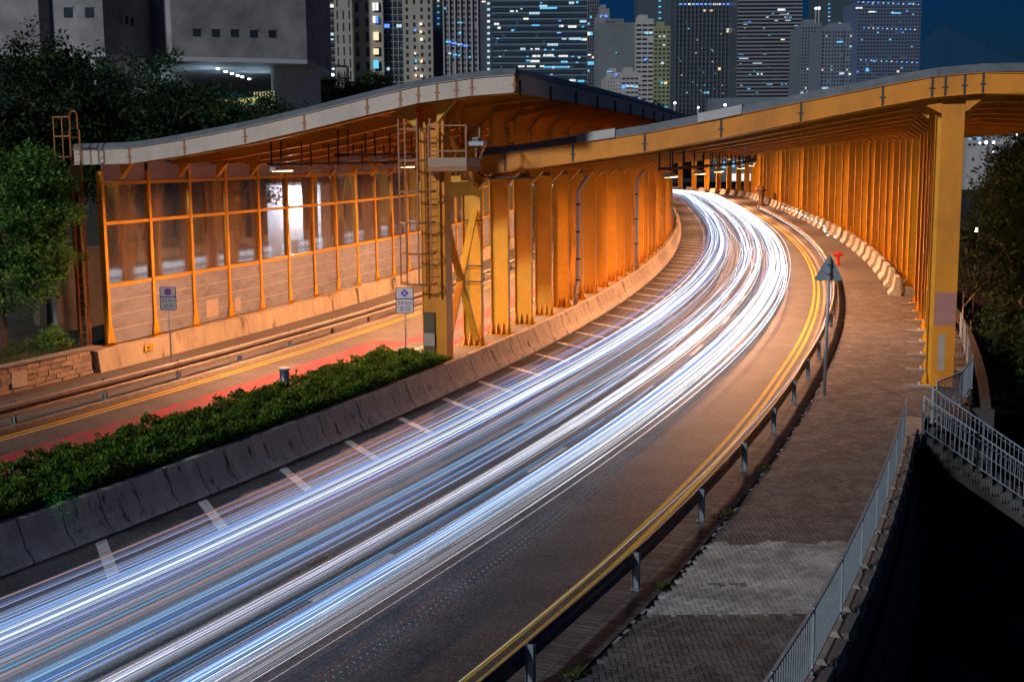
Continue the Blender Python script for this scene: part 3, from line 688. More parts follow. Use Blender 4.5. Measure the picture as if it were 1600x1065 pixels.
# main canopy -------------------------------------------------------
canopyR = thing('road_canopy', W(46.5, 8, 0), 'main road canopy with ochre curved front fascia spanning the busy carriageway', 'canopy')
def kmain(st): return 1.0 - .27 * min(1, max(0, (st - 46.5) / 22.0))
def mz(st, z): return 7.0 + (z - 7.0) * kmain(st)
S_R = [46.99 + 3.12 * i for i in range(8)]
while S_R[-1] < 300: S_R.append(S_R[-1] + (4.3 if S_R[-1] < 105 else 5.0))
me_beamR = beam_mesh([(o, z - 7) for o, z in MP], -1.0, 20.6, .56, 'roof_beam', 2, [(14.95, -1, .62), (16.02, 1, .62), (-.9, 1, .5)], 20); me_beamR.materials.append(M_orange)
for i, s in enumerate(S_R):
    obj('roof_beam', me_beamR, None, canopyR, at(s, 0, 7.0, (1, 1, kmain(s))))
    zt = mz(s, 9.7)
    z0 = .22 if s < 71 else .62
    wx = 1.0 if s < 71 else 1.35
    c = obj('column', me_colR, None, canopyR, at(s, 15.5, z0, (wx, 1, zt - z0)))
    obj('base_plate', me_footR, None, c, at(s, 15.5, z0 - .02, (wx, 1, 1))); obj('bolts', me_bolt, None, c, at(s, 15.5, z0 - .02, (wx, 1, 1)))
for o in (1, 3, 5, 7, 9, 11, 13, 17.5, 19.5):
    z = prof_z(MP, o) + .40
    obj('purlin', sweep([(o - .05, (lambda st, z=z: mz(st, z))), (o + .05, (lambda st, z=z: mz(st, z))), (o + .05, (lambda st, z=z: mz(st, z + .15))), (o - .05, (lambda st, z=z: mz(st, z + .15)))], 46.8, 300), M_orange, canopyR)
obj('roof_deck', sweep([(o, (lambda st, z=z: mz(st, z + .575))) for o, z in MP] + [(o, (lambda st, z=z: mz(st, z + .64))) for o, z in reversed(MP)], 46.52, 305), M_deck, canopyR)
obj('roof_sheet', sweep([(o, (lambda st, z=z: mz(st, z + .66))) for o, z in MP] + [(o, (lambda st, z=z: mz(st, z + .72))) for o, z in reversed(MP)], 46.52, 305), M_rooftop, canopyR)
JR = [-.40, .45, 3.0, 5.6, 8.25, 10.9, 13.5, 15.02, 15.42, 16.0, 16.55, 19.2, 20.8]
fascia(MP, 46.5, JR, .66, .26, M_fascia_y, canopyR)
caps(MP, 46.5, [-.42, .6, 3.15, 4.55, 7.45, 8.95, 12.4, 15.2, 18.0, 20.8], .66, .27, canopyR, light=(2, 4))
fp_ = MB(); fp_.box(-.35, .35, -.30, -.26, 0, 9.25); fp_.box(-.36, .36, -.255, .2, 0, 9.2)
frontp = obj('front_pillar', fp_, M_fascia_y, canopyR, at(46.75, 15.70, .22))
q = MB(); q.box(-.33, .33, -.306, -.302, 2.05, 3.15); obj('primer_patch', q, M_primer, frontp, at(46.75, 15.70, .22))
q = MB(); q.box(-.17, .05, -.306, -.302, .55, 1.75); obj('primer_patch', q, M_primer2, frontp, at(46.75, 15.70, .22))
for P_ in ([(.36, 9.0), (.36, 9.42), (.9, 9.42)], [(-.36, 8.95), (-.36, 9.3), (-.85, 9.22)]):
    q = MB(); q.prism(P_, -.30, -.27); obj('haunch', q, M_fascia_y, frontp, at(46.75, 15.70, .22))
# yellow end girder and hanging cable at the left corner
q = MB(); q.box(-1.0, -.42, -.05, .25, 7.0, 7.55); q.box(-1.0, -.42, -.12, .3, 6.96, 7.0); obj('end_girder', q, M_fascia_y, canopyR, at(46.4, 0, 0))
q = MB(); q.tube([W(46.1, -.5, 8.15), W(46.08, -.55, 7.9), W(46.08, -.53, 7.3), W(46.08, -.3, 7.16), W(46.1, 1.0, 7.13), W(46.1, 1.6, 7.15)], .04, 6); smooth(obj('cable', q, M_darkmetal, canopyR))
# plinths of the right columns and pads
plin = thing('column_plinths', W(60, 15, 0), 'row of low concrete plinths under the right columns beside the brick pavement', 'plinth')
for i, s in enumerate(S_R):
    if s < 71:
        q = MB(); q.box(-1.05, .55, -.16, .16, 0.02, .165); obj('pad', q, M_curb, plin, at(s - .15, 15.5, 0))
        q = MB(); q.box(-.58, .58, -.32, .32, 0.0, .198); obj('plinth', q, M_conc3, plin, at(s, 15.5, 0))
    else:
        q = MB(); q.box(-.62, .60, -.42, .42, 0.0, .595); obj('plinth', q, M_conc3, plin, at(s, 15.5, 0))
edge_bar = thing('edge_barrier', W(72, 14.2, 0), 'row of sloped concrete barrier blocks standing against the far right columns', 'barrier')
for s in [q_ - 1 for q_ in S_R if q_ > 71.5]:
    big = s < 80
    hh = .95 if not big else 1.05
    q = MB(); q.prism([(0, 0), (0, .12), (.22, .38), (.34, hh), (.58, hh), (.62, 0)], -1.35 if not big else -.8, 1.35 if not big else .8)
    obj('barrier_block', q, M_conc3, edge_bar, at(s + 1, 14.05, .1))
# outer wall and pads
structure('retaining_wall', sweep([(14.56, .16), (14.92, .16), (15.0, -5.2), (14.56, -5.2)], 4, 40.4), M_slabs) if False else None
rw = thing('retaining_wall', W(30, 15, -5), 'dark retaining wall of interlocking slabs below the railed pavement edge', 'wall')
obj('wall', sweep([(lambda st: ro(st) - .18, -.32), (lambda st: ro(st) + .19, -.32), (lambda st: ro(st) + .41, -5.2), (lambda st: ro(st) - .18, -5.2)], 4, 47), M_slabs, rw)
for i in range(30):
    for j in range(4):
        s = 12 + i * 1.15 + (.5 if j % 2 else 0); z = -1.5 - j * .95
        if 24 < s < 44: q = MB(); q.box(-.03, .04, -.56, .56, -.46, .46); obj('slab', q, M_slabs, rw, at(s, ro(s) + .25 + .045 * (-z), z))
n_ = 0
for i in range(27):
    s = 13 + i * 1.05
    q = MB(); q.box(-.2, .24, -.5, .5, -.3, .06); obj('edge_stone', q, M_curb, rw, at(s, ro(s) + .01, .1 + random.uniform(-.01, .01)))
    q = MB(); q.box(.245, .30, -.12, .12, -.22, -.08); obj('edge_clip', q, M_darkmetal, rw, at(s + .5, ro(s + .5) + .01, .1))
obj('wall', sweep([(16.9, .1), (17.2, .1), (17.3, -5.2), (16.9, -5.2)], 44.5, 300), M_slabs, rw)
obj('wall', MB().box(-.05, 2.4, -.15, .15, -5.2, 0.0), M_slabs, rw, at(44.4, 14.9, 0))

# ------------------------------------------------------------------ crash barriers
def wbeam(name, label, o_rail, a, b, spacing, m, facing, z0=.42, posts_at=None, group=None, boxstyle=False):
    t = thing(name, W(30, o_rail, 0), label, 'guard rail', group)
    s = facing; DR = dr if not boxstyle else (lambda st: 0.0)
    if boxstyle:
        for zc in (.68, .43):
            obj('rail', sweep([(o_rail, zc - .075), (o_rail + .05 * s, zc - .05), (o_rail + .05 * s, zc + .05), (o_rail, zc + .075), (o_rail - .02 * s, zc + .075), (o_rail - .02 * s, zc - .075)], a, b), m, t)
        obj('rail_web', sweep([(o_rail - .005, .50), (o_rail + .005, .50), (o_rail + .005, .61), (o_rail - .005, .61)], a, b), M_darkrail, t)
    else:
        P = [(0, 0), (.04, .02), (.075, .05), (.075, .10), (.03, .14), (.03, .17), (.075, .21), (.075, .26), (.04, .29), (0, .31)]
        pr = [(o_rail + x * s, z0 + z) for x, z in P] + [(o_rail + (x - .012) * s, z0 + z) for x, z in reversed(P)]
        obj('rail', sweep([((lambda st, o=o: o + DR(st)), z) for o, z in pr], a, b), m, t)
    pm = MB()
    pm.box(-.06, .06, -.004, .004, 0, .70); pm.box(-.064, -.058, -.05, .05, 0, .70); pm.box(.058, .064, -.05, .05, 0, .70); pm.box(-.09, .09, -.09, .09, 0, .015)
    me = pm.mesh('post'); me.materials.append(mat('guard post steel', (.20, .23, .25), .5, metal=.3, var=.2))
    x = posts_at
    while x < b:
        if x > a: obj('post', me, None, t, at(x, o_rail - .085 * s + DR(x), .1))
        x += spacing
    return t
wbeam('crash_barrier', 'long dark steel guard rail between the main carriageway and the brick pavement', 11.13, 8, 175, 4.1, M_darkrail, -1, z0=.48, posts_at=10.53)
wbeam('crash_barrier', 'long pale double rail barrier beside the left carriageway and its yellow lines', -10.05, 8, 190, 3.94, M_rail, 1, posts_at=9.56, boxstyle=True)
# reflectors
q = MB()
for s in np.arange(11, 45, 4.1): q.box(0, 0, 0, 0, 0, 0) if False else None

# ------------------------------------------------------------------ pedestrian railings
def railing(label, pts, h=1.08, gap=.105, post_every=2.0, m=M_galv, mb_limit=300, group=None, handrail=False):
    """pts: polyline of ground points"""
    t = thing('pedestrian_railing', pts[0], label, 'railing', group)
    me_b = MB(); me_b.tube([(0, 0, .12), (0, 0, h - .06)], .012, 6); me_b = me_b.mesh('bar'); me_b.materials.append(m)
    me_p = MB(); me_p.box(-.03, .03, -.022, .022, 0, h + .0); me_p.box(-.06, .06, -.06, .06, 0, .012); me_p = me_p.mesh('post'); me_p.materials.append(m)
    for a, b in zip(pts, pts[1:]):
        a = Vector(a); b = Vector(b); d = b - a; L_ = math.hypot(d.x, d.y); ang = math.atan2(d.y, d.x); n = max(1, round(L_ / post_every))
        for k in range(n):
            pa = a + d * (k / n); pb = a + d * ((k + 1) / n); e = (pb - pa).normalized() * .05
            q = MB(); q.bar(pa + e + Vector((0, 0, h - .03)), pb - e + Vector((0, 0, h - .03)), .05, .035); obj('top_rail', q, m, t)
            q = MB(); q.bar(pa + e + Vector((0, 0, .12)), pb - e + Vector((0, 0, .12)), .03, .025); obj('bottom_rail', q, m, t)
            if handrail:
                off = Vector((math.sin(ang), -math.cos(ang), 0)) * (-.09 * handrail)
                q = MB(); q.tube([pa + Vector((0, 0, h - .18)) + off, pb + Vector((0, 0, h - .18)) + off], .022, 8); obj('hand_rail', q, mat('bright steel', (.6, .6, .6), .2, metal=.9), t)
            nb = int(L_ / n / gap)
            for i in range(1, nb):
                p = pa + (pb - pa) * (i / nb); obj('bar', me_b, None, t, Matrix.Translation(p))
            obj('post', me_p, None, t, Matrix.Translation(pa) @ Matrix.Rotation(ang, 4, 'Z'))
        obj('post', me_p, None, t, Matrix.Translation(b) @ Matrix.Rotation(ang, 4, 'Z'))
    return t
railing('long galvanised pedestrian railing along the right edge of the brick pavement, nearest the camera', [W(s, ro(s), .16) for s in (18.0, 20.2, 22.4, 24.6, 26.8, 29.0, 31.2, 33.4, 35.6, 37.8, 39.4)], gap=.15)
railing('galvanised railing on the outer edge beside the big ochre front pillar', [W(42.4, 15.62, .12), W(44.3, 16.3, .12), W(47.0, 16.65, .12), W(50.2, 16.6, .12), W(54, 16.6, .12), W(58, 16.6, .12)], gap=.12)
# stairs down to the right
stairs = thing('staircase', W(41, 15.2, 0), 'dark concrete staircase going down to the right from the pavement edge', 'stairs')
NS = 28; dx, dz = .27, .175
for k in range(NS):
    q = MB(); q.box(0, dx + .06, -.80, .80, -.20, 0)
    for r in range(4): q.box(.04 + r * .07, .07 + r * .07, -.84, -.802, -.26, .004)
    obj('step', q, M_step, stairs, at(41.25, 15.3 + k * dx, .06 - (k + 1) * dz))
q = MB(); q.prism([(0, -.1), (NS * dx, -.1 - NS * dz), (NS * dx, -.5 - NS * dz), (0, -.5)], -.7, .7); obj('stringer', q, M_slabs, stairs, at(41.25, 15.3, -.12))
q = MB(); q.box(-.75, .02, -1.2, 1.25, -.3, 0.09); obj('landing', q, M_curb, stairs, at(41.25, 15.3, 0))
def stp(st, k): return W(st, 15.35 + k * dx, .09 - max(0, k) * dz)
railing('near side galvanised stair railing descending to the right', [stp(40.35, 0), stp(40.35, 5.5), stp(40.35, 11), stp(40.35, 16.5), stp(40.35, 22), stp(40.35, 27.5)], gap=.12, post_every=3, handrail=-1)
railing('far side galvanised stair railing with bright handrail, descending to the right', [stp(42.15, 0.6), stp(42.15, 6), stp(42.15, 11.5), stp(42.15, 16.5), stp(42.15, 22), stp(42.15, 27.5)], gap=.12, post_every=3, handrail=1)
# dark rocks below
rip = MB()
def rock(cx, cy, cz, r, mb, sd):
    rr = random.Random(sd); n = 7; vs = []; fs = []
    for i in range(1, 5):
        th = math.pi * i / 5
        for k in range(n):
            ph = 2 * math.pi * k / n; q = r * (1 + rr.uniform(-.25, .25)); vs.append((cx + q * math.sin(th) * math.cos(ph) * 1.3, cy + q * math.sin(th) * math.sin(ph), cz + q * math.cos(th) * .6))
    fs = [(i * n + k, i * n + (k + 1) % n, (i + 1) * n + (k + 1) % n, (i + 1) * n + k) for i in range(3) for k in range(n)] + [tuple(range(n))[::-1], tuple(3 * n + k for k in range(n))]
    mb.add(vs, fs)
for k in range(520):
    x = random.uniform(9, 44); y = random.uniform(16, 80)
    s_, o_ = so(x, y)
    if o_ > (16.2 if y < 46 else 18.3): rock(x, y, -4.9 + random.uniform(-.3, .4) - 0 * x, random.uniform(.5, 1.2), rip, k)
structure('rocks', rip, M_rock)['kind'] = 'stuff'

# ------------------------------------------------------------------ retaining stone wall, left foreground
sw = thing('stone_wall', W(34, -13.9, 0), 'low wall of squared granite blocks holding the planted bank at the left edge', 'wall')
obj('backing', sweep([(-14.02, -.1), (-14.35, -.1), (-14.35, .98), (-14.02, .98)], 20, 41.15), M_mortar, sw)
zc = .03
for r in range(5):
    s = 24 + (r % 2) * .25
    while s < 41.0:
        w = random.uniform(.42, .68); e = min(s + w, 41.1)
        jit = random.uniform(-.02, .025); hh = .185
        if not (1 <= r <= 3 and 37.0 < s + w / 2 < 37.75):
            q = MB(); q.box(0, .12 + jit, .012, e - s - .012, .012, hh - .006); obj('stone', q, M_stone if random.random() < .7 else M_stone2, sw, at(s, -14.02, zc + r * hh))
        s = e
q = MB(); q.box(0, .14, 0, .72, 0, .56); obj('smooth_panel', q, M_conc3, sw, at(37.0, -14.02, .24))
s = 24
while s < 41:
    w = random.uniform(.6, .9); q = MB(); q.box(-.34, .15, .01, w - .01, 0, .06); obj('coping_stone', q, M_stone2, sw, at(s, -14.02, .985)); s += w

# ------------------------------------------------------------------ ladders
def ladder(parent, M_, h0, h1, w, m, cage=None):
    for x in (-w / 2, w / 2):
        q = MB(); q.box(x - .03, x + .03, -.012, .012, h0, h1); obj('ladder_rail', q, m, parent, M_)
    z = h0 + .2; me = MB(); me.tube([(-w / 2 + .03, 0, 0), (w / 2 - .03, 0, 0)], .013, 6); me = me.mesh('rung'); me.materials.append(m)
    while z < h1: obj('rung', me, None, parent, M_ @ Matrix.Translation((0, 0, z))); z += .30
    if cage:
        c0, c1 = cage
        hp = [(-w / 2, 0, 0), (-w / 2 - .12, -.25, 0), (-w / 2, -.58, 0), (0, -.72, 0), (w / 2, -.58, 0), (w / 2 + .12, -.25, 0), (w / 2, 0, 0)]
        z = c0
        while z <= c1:
            q = MB()
            for a, b in zip(hp, hp[1:]): q.bar((a[0], a[1], z), (b[0], b[1], z), .012, .06)
            obj('cage_hoop', q, m, parent, M_); z += .95
        for a in hp[1:-1]:
            q = MB(); q.box(a[0] - .02, a[0] + .02, a[1] - .006, a[1] + .006, c0, c1 + .1); obj('cage_bar', q, m, parent, M_)
lad = thing('access_ladder', W(S_P - .4, -1.3, 1.0), 'caged steel access ladder up the front of the tall middle pillar', 'ladder')
ladder(lad, at(S_P - .36, -1.28, 0), 3.0, 9.3, .5, M_brownsteel if False else M_orange, None)
q_m = at(S_P - .5, -1.62, 0)
for z in np.arange(3.55, 9.2, 1.06):
    q = MB(); y = -.75
    pts = [(.55, -.02), (.55, -.45), (.2, y), (-.25, y), (-.62, -.45), (-.62, -.02)]
    for a, b in zip(pts, pts[1:]): q.bar((a[0], a[1], z), (b[0], b[1], z), .015, .075)
    obj('cage_hoop', q, M_brownsteel, lad, q_m)
for x, y in ((.55, -.45), (.2, -.75), (-.25, -.75), (-.62, -.45)):
    q = MB(); q.box(x - .028, x + .028, y - .008, y + .008, 3.5, 9.2); obj('cage_bar', q, M_brownsteel, lad, q_m)
plat = thing('service_platform', W(S_P - .6, -.7, 7.6), 'small railed service platform with pale toe board beside the middle pillar', 'platform')
PMx = at(S_P - .95, -1.15, 0)
q = MB(); q.box(.0, 1.45, -.02, 1.3, 7.42, 7.56); obj('floor', q, M_brownsteel, plat, PMx)
q = MB(); q.box(.02, 1.43, -.035, -.022, 7.57, 7.88); q.box(1.43, 1.445, -.02, 1.3, 7.57, 7.88); obj('toe_board', q, mat('toe board paint', (.38, .24, .16), .55, var=.1), plat, PMx)
for x, y in ((.04, 0), (1.42, 0), (1.42, 1.25)):
    q = MB(); q.box(x - .03, x + .03, y - .018, y + .018, 7.57, 8.98); obj('post', q, M_brownsteel, plat, PMx)
for z in (8.95, 8.1):
    q = MB(); q.bar((.04, -.001, z), (1.42, -.001, z), .05, .05); q.bar((1.42, .02, z), (1.42, 1.25, z), .05, .05); obj('rail', q, M_brownsteel, plat, PMx)
for x in (.15, 1.3):
    q = MB(); q.bar((x, .1, 7.4), (x - .1, 1.2, 6.9), .1, .1); obj('bracket', q, M_brownsteel, plat, PMx)
cam_ = thing('roof_equipment', W(S_P + 1, .2, 8.3), 'dark grey equipment box on a bracket behind the service platform', 'equipment')
q = MB(); q.box(-.1, .45, 0, .4, 8.28, 8.42); q.box(.0, .22, .1, .3, 8.42, 8.55); obj('box', q, M_signgrey, cam_, at(S_P - .1, .1, 0))
q = MB(); q.bar((.1, .2, 8.26), (.1, .2, 7.5), .06, .06); q.bar((.1, .2, 7.6), (.4, .2, 8.2), .04, .04); obj('bracket', q, M_brownsteel, cam_, at(S_P - .1, .1, 0))
# ladder at the left end of the screen
lad2 = thing('access_ladder', W(41.4, -14.7, 1), 'orange access ladder with hooped top beside the trees at the left end of the screen', 'ladder')
LM = at(41.7, -14.62, 0)
M_rust = mat('rust orange paint', (.42, .13, .025), .5, var=.15)
ladder(lad2, LM @ Matrix.Rotation(.5, 4, 'Z'), 1.0, 9.0, .34, M_rust, None)
q = MB(); q.tube([(.17, 0, 9.0), (.17, 0, 9.5), (.1, 0, 9.62), (0, 0, 9.66), (-.1, 0, 9.62), (-.17, 0, 9.5), (-.17, 0, 9.0)], .035, 8); obj('hoop', q, M_rust, lad2, LM)
q = MB()
for z in (8.0, 8.75, 9.45): q.bar((-.9, -.02, z), (-.17, -.02, z), .04, .05)
for x in (-.88, -.5): q.bar((x, -.04, 7.6), (x, -.04, 9.47), .04, .04)
obj('cage_bar', q, M_rust, lad2, LM)
# end post of the canopy, left; its unlit face put in as dark brown
q = MB(); q.box(-.25, .12, -.3, .3, -.0, 6.8); obj('end_column', q, M_darkbrown, canopyL, at(42.0, -14.9, .9, (1, .3, 1)))

# ------------------------------------------------------------------ cable trays and lamps
def lamp_light(parent, p, energy, col=SODIUM, r=.25, down=None, tilt=0.0):
    if down is not None:
        d = bpy.data.lights.new('lamp_light', 'AREA'); d.energy = energy; d.color = col; d.shape = 'RECTANGLE'; d.size = .28; d.size_y = 1.0; d.spread = math.radians(168)
        o = bpy.data.objects.new('lamp_light', d); COL.objects.link(o); setm(o, Matrix.Translation(p) @ Matrix.Rotation(down, 4, 'Z') @ Matrix.Rotation(-tilt, 4, 'Y'))
    else:
        d = bpy.data.lights.new('lamp_light', 'POINT'); d.energy = energy; d.color = col; d.shadow_soft_size = r
        o = bpy.data.objects.new('lamp_light', d); COL.objects.link(o); setm(o, Matrix.Translation(p))
    o.parent = parent; o.matrix_parent_inverse = WM[parent].inverted(); return o
E_lensS = emis('sodium lens', (1.0, .55, .2), 14); E_lensOff = mat('unlit lens', (.45, .40, .36), .3, var=.1)
def tray(label, o, z, a, b, hz_, group=None):
    t = thing('cable_tray', W(a, o, z), label, 'cable tray', group)
    obj('tray', sweep([(o - .16, z), (o + .16, z), (o + .16, z + .10), (o + .14, z + .10), (o + .14, z + .02), (o - .14, z + .02), (o - .14, z + .10), (o - .16, z + .10)], a, b), M_darkmetal, t)
    s = a + .4
    while s < b - .2:
        for dx_ in (-.2, .2):
            q = MB(); q.box(dx_ - .025, dx_ + .025, -.02, .02, -.04, hz_(s) - z); obj('hanger', q, M_darkmetal, t, at(s, o, z))
        s += 2.2 if s < 90 else 8
    return t
tray('dark cable tray hung under the left canopy, the lower left of the pair', -7.6, 7.62, 43.6, 120, lambda s: prof_z(LP, -7.6) + zdrop(s) + .05)
tray('dark cable tray hung under the left canopy, the higher one nearer the middle pillar', -5.4, 7.95, 44.6, 120, lambda s: prof_z(LP, -5.4) + zdrop(s) + .05)
tray('dark cable tray with hangers hung under the main canopy roof', 6.0, 7.36, 47.2, 280, lambda s: mz(s, prof_z(MP, 6)) + .05)
lens_me = {}
def luminaire(st, o, z, lit, label, group, energy, tilt=0.0):
    t = thing('luminaire', W(st, o, z), label, 'lamp', group)
    M_ = at(st, o, z)
    q = MB(); q.prism([(-.16, 0), (.16, 0), (.11, .13), (-.11, .13)], -.55, .55); obj('housing', q, M_pipe, t, M_)
    q = MB(); q.prism([(-.14, -.03), (.14, -.03), (.15, -.002), (-.15, -.002)], -.50, .50); obj('lens', q, E_lensS if lit else E_lensOff, t, M_)
    q = MB(); q.box(-.11, .11, -.72, -.56, -.02, .14); obj('control_box', q, M_conc3, t, M_)
    if energy: lamp_light(t, W(st, o, z - .06), energy, down=rz(st), tilt=tilt)
lamp_log = []
k = 0
for i in range(9):
    s = 44.4 + i * 2.3
    lit = i in (0, 5)
    luminaire(s, -7.6, 7.44, lit, 'glowing elongated lamp under the front of the left canopy, nearest the camera' if i == 0 else ('lit elongated lamp deeper under the left canopy' if lit else 'unlit elongated lamp fitting in the row under the left cable tray'), None if lit else 'unlit lamp fittings under the left canopy', 2300 if lit else 0)
for i in range(7):
    s = 45.6 + i * 2.4
    luminaire(s, -5.4, 7.78, False, 'unlit elongated lamp fitting in the row under the left cable tray', 'unlit lamp fittings under the left canopy', 0)
for s in (67, 79, 92, 106): luminaire(s, -7.6, 7.4, True, 'lit elongated lamp far inside the left canopy', 'lit lamps far inside the left canopy', 2600)
LR = [(48.6, 420), (54.5, 620), (60, 900), (71, 950), (84, 1050), (99, 1100), (116, 1200), (135, 1300), (157, 1400), (182, 1500), (210, 1600), (242, 1800)]
for s, e in LR: luminaire(s, 6.0, 7.12, True, 'lit elongated lamp under the cable tray of the main canopy', 'lit lamps along the main canopy', e * (1.1 if s < 56 else 4.0), tilt=.38)

# ------------------------------------------------------------------ pipes
dp = thing('downpipe', W(60.2, -.65, .8), 'pale grey rainwater downpipe with collars between the median columns', 'pipe')
q = MB(); q.tube([W(60.0, -.1, 6.95), W(60.0, -.45, 6.5), W(60.0, -.62, 6.2), W(60.0, -.62, 2.0), W(59.9, -.72, 1.5), W(59.9, -.72, .75)], .10, 10); smooth(obj('pipe', q, M_pipe, dp))
for z in (5.6, 4.3, 3.0, 2.0, 1.3):
    q = MB(); q.tube([W(60.0, -.62 if z > 1.6 else -.72, z - .04), W(60.0, -.62 if z > 1.6 else -.72, z + .04)], .125, 10); obj('collar', q, M_darkmetal, dp)
dp2 = thing('downpipe', W(77.0, -.65, .8), 'grey rainwater downpipe further along the median columns, before the bend', 'pipe')
q = MB(); q.tube([W(77, -.1, 6.95), W(77, -.5, 6.5), W(77, -.6, 6.2), W(77, -.6, .75)], .10, 10); smooth(obj('pipe', q, M_pipe, dp2))
for z in (5.5, 4.0, 2.5):
    q = MB(); q.tube([W(77, -.6, z - .04), W(77, -.6, z + .04)], .125, 10); obj('collar', q, M_darkmetal, dp2)

# ------------------------------------------------------------------ signs, hydrant, bollard, covers
def text_mesh(body, size, m, parent, M_, name='lettering'):
    cu = bpy.data.curves.new(name, 'FONT'); cu.body = body; cu.size = size; cu.align_x = 'CENTER'; cu.align_y = 'CENTER'; cu.extrude = .001
    cu.resolution_u = 3
    tmp = bpy.data.objects.new('tmp', cu); COL.objects.link(tmp); dg = bpy.context.evaluated_depsgraph_get(); dg.update()
    me = bpy.data.meshes.new_from_object(tmp.evaluated_get(dg)); bpy.data.objects.remove(tmp)
    me.materials.clear(); me.materials.append(m); return obj(name, me, None, parent, M_)
def rounded(w, h, r, n=4):
    pts = []
    for cx, cz, a0 in ((w / 2 - r, h / 2 - r, 0), (-w / 2 + r, h / 2 - r, 90), (-w / 2 + r, -h / 2 + r, 180), (w / 2 - r, -h / 2 + r, 270)):
        for k in range(n + 1):
            a = math.radians(a0 + 90 * k / n); pts.append((cx + r * math.cos(a), cz + r * math.sin(a)))
    return pts
def stop_sign(label, base, toph, w, hgt, face, yaw, crossred, lean=0.0):
    t = thing('parking_sign', base, label, 'sign')
    R = Matrix.Translation(base) @ Matrix.Rotation(yaw, 4, 'Z') @ Matrix.Rotation(lean, 4, 'Y')
    q = MB(); q.tube([(0, .06, 0), (0, .06, toph + .01)], .032, 10); smooth(obj('pole', q, M_signpole, t, R))
    zc = toph - hgt / 2; P = R @ Matrix.Translation((0, 0, zc))
    q = MB(); q.prism(rounded(w, hgt, .04), -.0, .02); obj('plate', q, M_black, t, P)
    zs = hgt * .07
    q = MB(); q.prism([(x, z) for x, z in rounded(w - .05, hgt * .57 - .04, .03)], -.004, -.001); obj('face', q, face, t, P @ Matrix.Translation((0, 0, -hgt * .215)))
    q = MB(); q.prism([(x, z) for x, z in rounded(w - .05, hgt * .43 - .03, .03)], -.004, -.001); obj('face', q, face, t, P @ Matrix.Translation((0, 0, hgt * .285)))
    C = P @ Matrix.Translation((0, 0, hgt * .285)); r = w * .19
    if crossred:
        q = MB(); q.prism([(r * 1.18 * math.cos(a), r * 1.18 * math.sin(a)) for a in np.linspace(0, 2 * math.pi, 24, endpoint=False)], -.008, -.005); obj('red_ring', q, M_darkred, t, C)
        q = MB(); q.prism([(r * .92 * math.cos(a), r * .92 * math.sin(a)) for a in np.linspace(0, 2 * math.pi, 24, endpoint=False)], -.011, -.0085); obj('blue_disc', q, M_blue, t, C)
        q = MB(); q.bar((-r * .65, -.0125, -r * .65), (r * .65, -.0125, r * .65), .03, .002, (0, 1, 0)); q.bar((-r * .65, -.0128, r * .65), (r * .65, -.0128, -r * .65), .03, .002, (0, 1, 0)); obj('red_cross', q, M_darkred, t, C)
    else:
        q = MB(); q.prism([(r * math.cos(a), r * math.sin(a)) for a in np.linspace(0, 2 * math.pi, 24, endpoint=False)], -.008, -.005); obj('blue_disc', q, M_blue, t, C)
        q = MB(); q.bar((-r * .75, -.010, -r * .75), (r * .75, -.010, r * .75), .03, .002, (0, 1, 0)); q.bar((-r * .75, -.0105, r * .75), (r * .75, -.0105, -r * .75), .03, .002, (0, 1, 0)); obj('white_cross', q, face, t, C)
    RX = Matrix.Rotation(math.pi / 2, 4, 'X')
    text_mesh('24 hrs', w * .31, M_black, t, P @ Matrix.Translation((0, -.007, -hgt * .09)) @ RX)
    text_mesh('全日', w * .33, M_black, t, P @ Matrix.Translation((0, -.007, -hgt * .32)) @ RX)
stop_sign('dim weathered 24 hrs sign on a pole by the acoustic panels, its blue disc dull', W(42.88, -11.75, .1), 3.08, .60, .88, M_signdim, .03, True, lean=.0)
stop_sign('bright 24 hrs sign on a pole rising from the end of the hedge', W(45.2, -3.15, .1), 3.05, .66, .96, M_signwhite, .0, False, lean=.0)
# triangular warning sign, seen from behind
tri = thing('warning_sign', W(44.7, 12.08, .1), 'triangular traffic sign seen from its grey back, on a pole in the brick pavement', 'sign')
TM = Matrix.Translation(W(44.7, 12.08, .1)) @ Matrix.Rotation(.0, 4, 'Z') @ Matrix.Rotation(.012, 4, 'Y')
q = MB(); q.tube([(0, 0, 0), (0, 0, 4.52)], .055, 12); smooth(obj('pole', q, M_signpole, tri, TM))
s_ = .78; r_ = .05; tp = []
V3 = [(-s_ / 2, 0), (s_ / 2, 0), (0, s_ * .866)]
V3 = [(-.46, 0.02), (.46, 0.02), (0, .80)]
for i, (x, z) in enumerate(V3):
    a0 = (210, 330, 90)[i]; cx, cz = (x * .88, z * .93 + .03)
    for k in range(-2, 3):
        a = math.radians(a0 + k * 28); tp.append((cx + r_ * math.cos(a), cz + r_ * math.sin(a)))
q = MB(); q.prism(tp, .075, .085); obj('plate', q, M_signgrey, tri, TM @ Matrix.Translation((0, 0, 3.76)))
for z in (3.95, 4.25):
    q = MB(); q.box(-.07, .07, -.062, .074, z, z + .04); obj('clamp', q, M_darkmetal, tri, TM)
q = MB(); q.box(.18, .24, .070, .074, 3.90, 3.96); obj('sticker', q, M_plate, tri, TM)
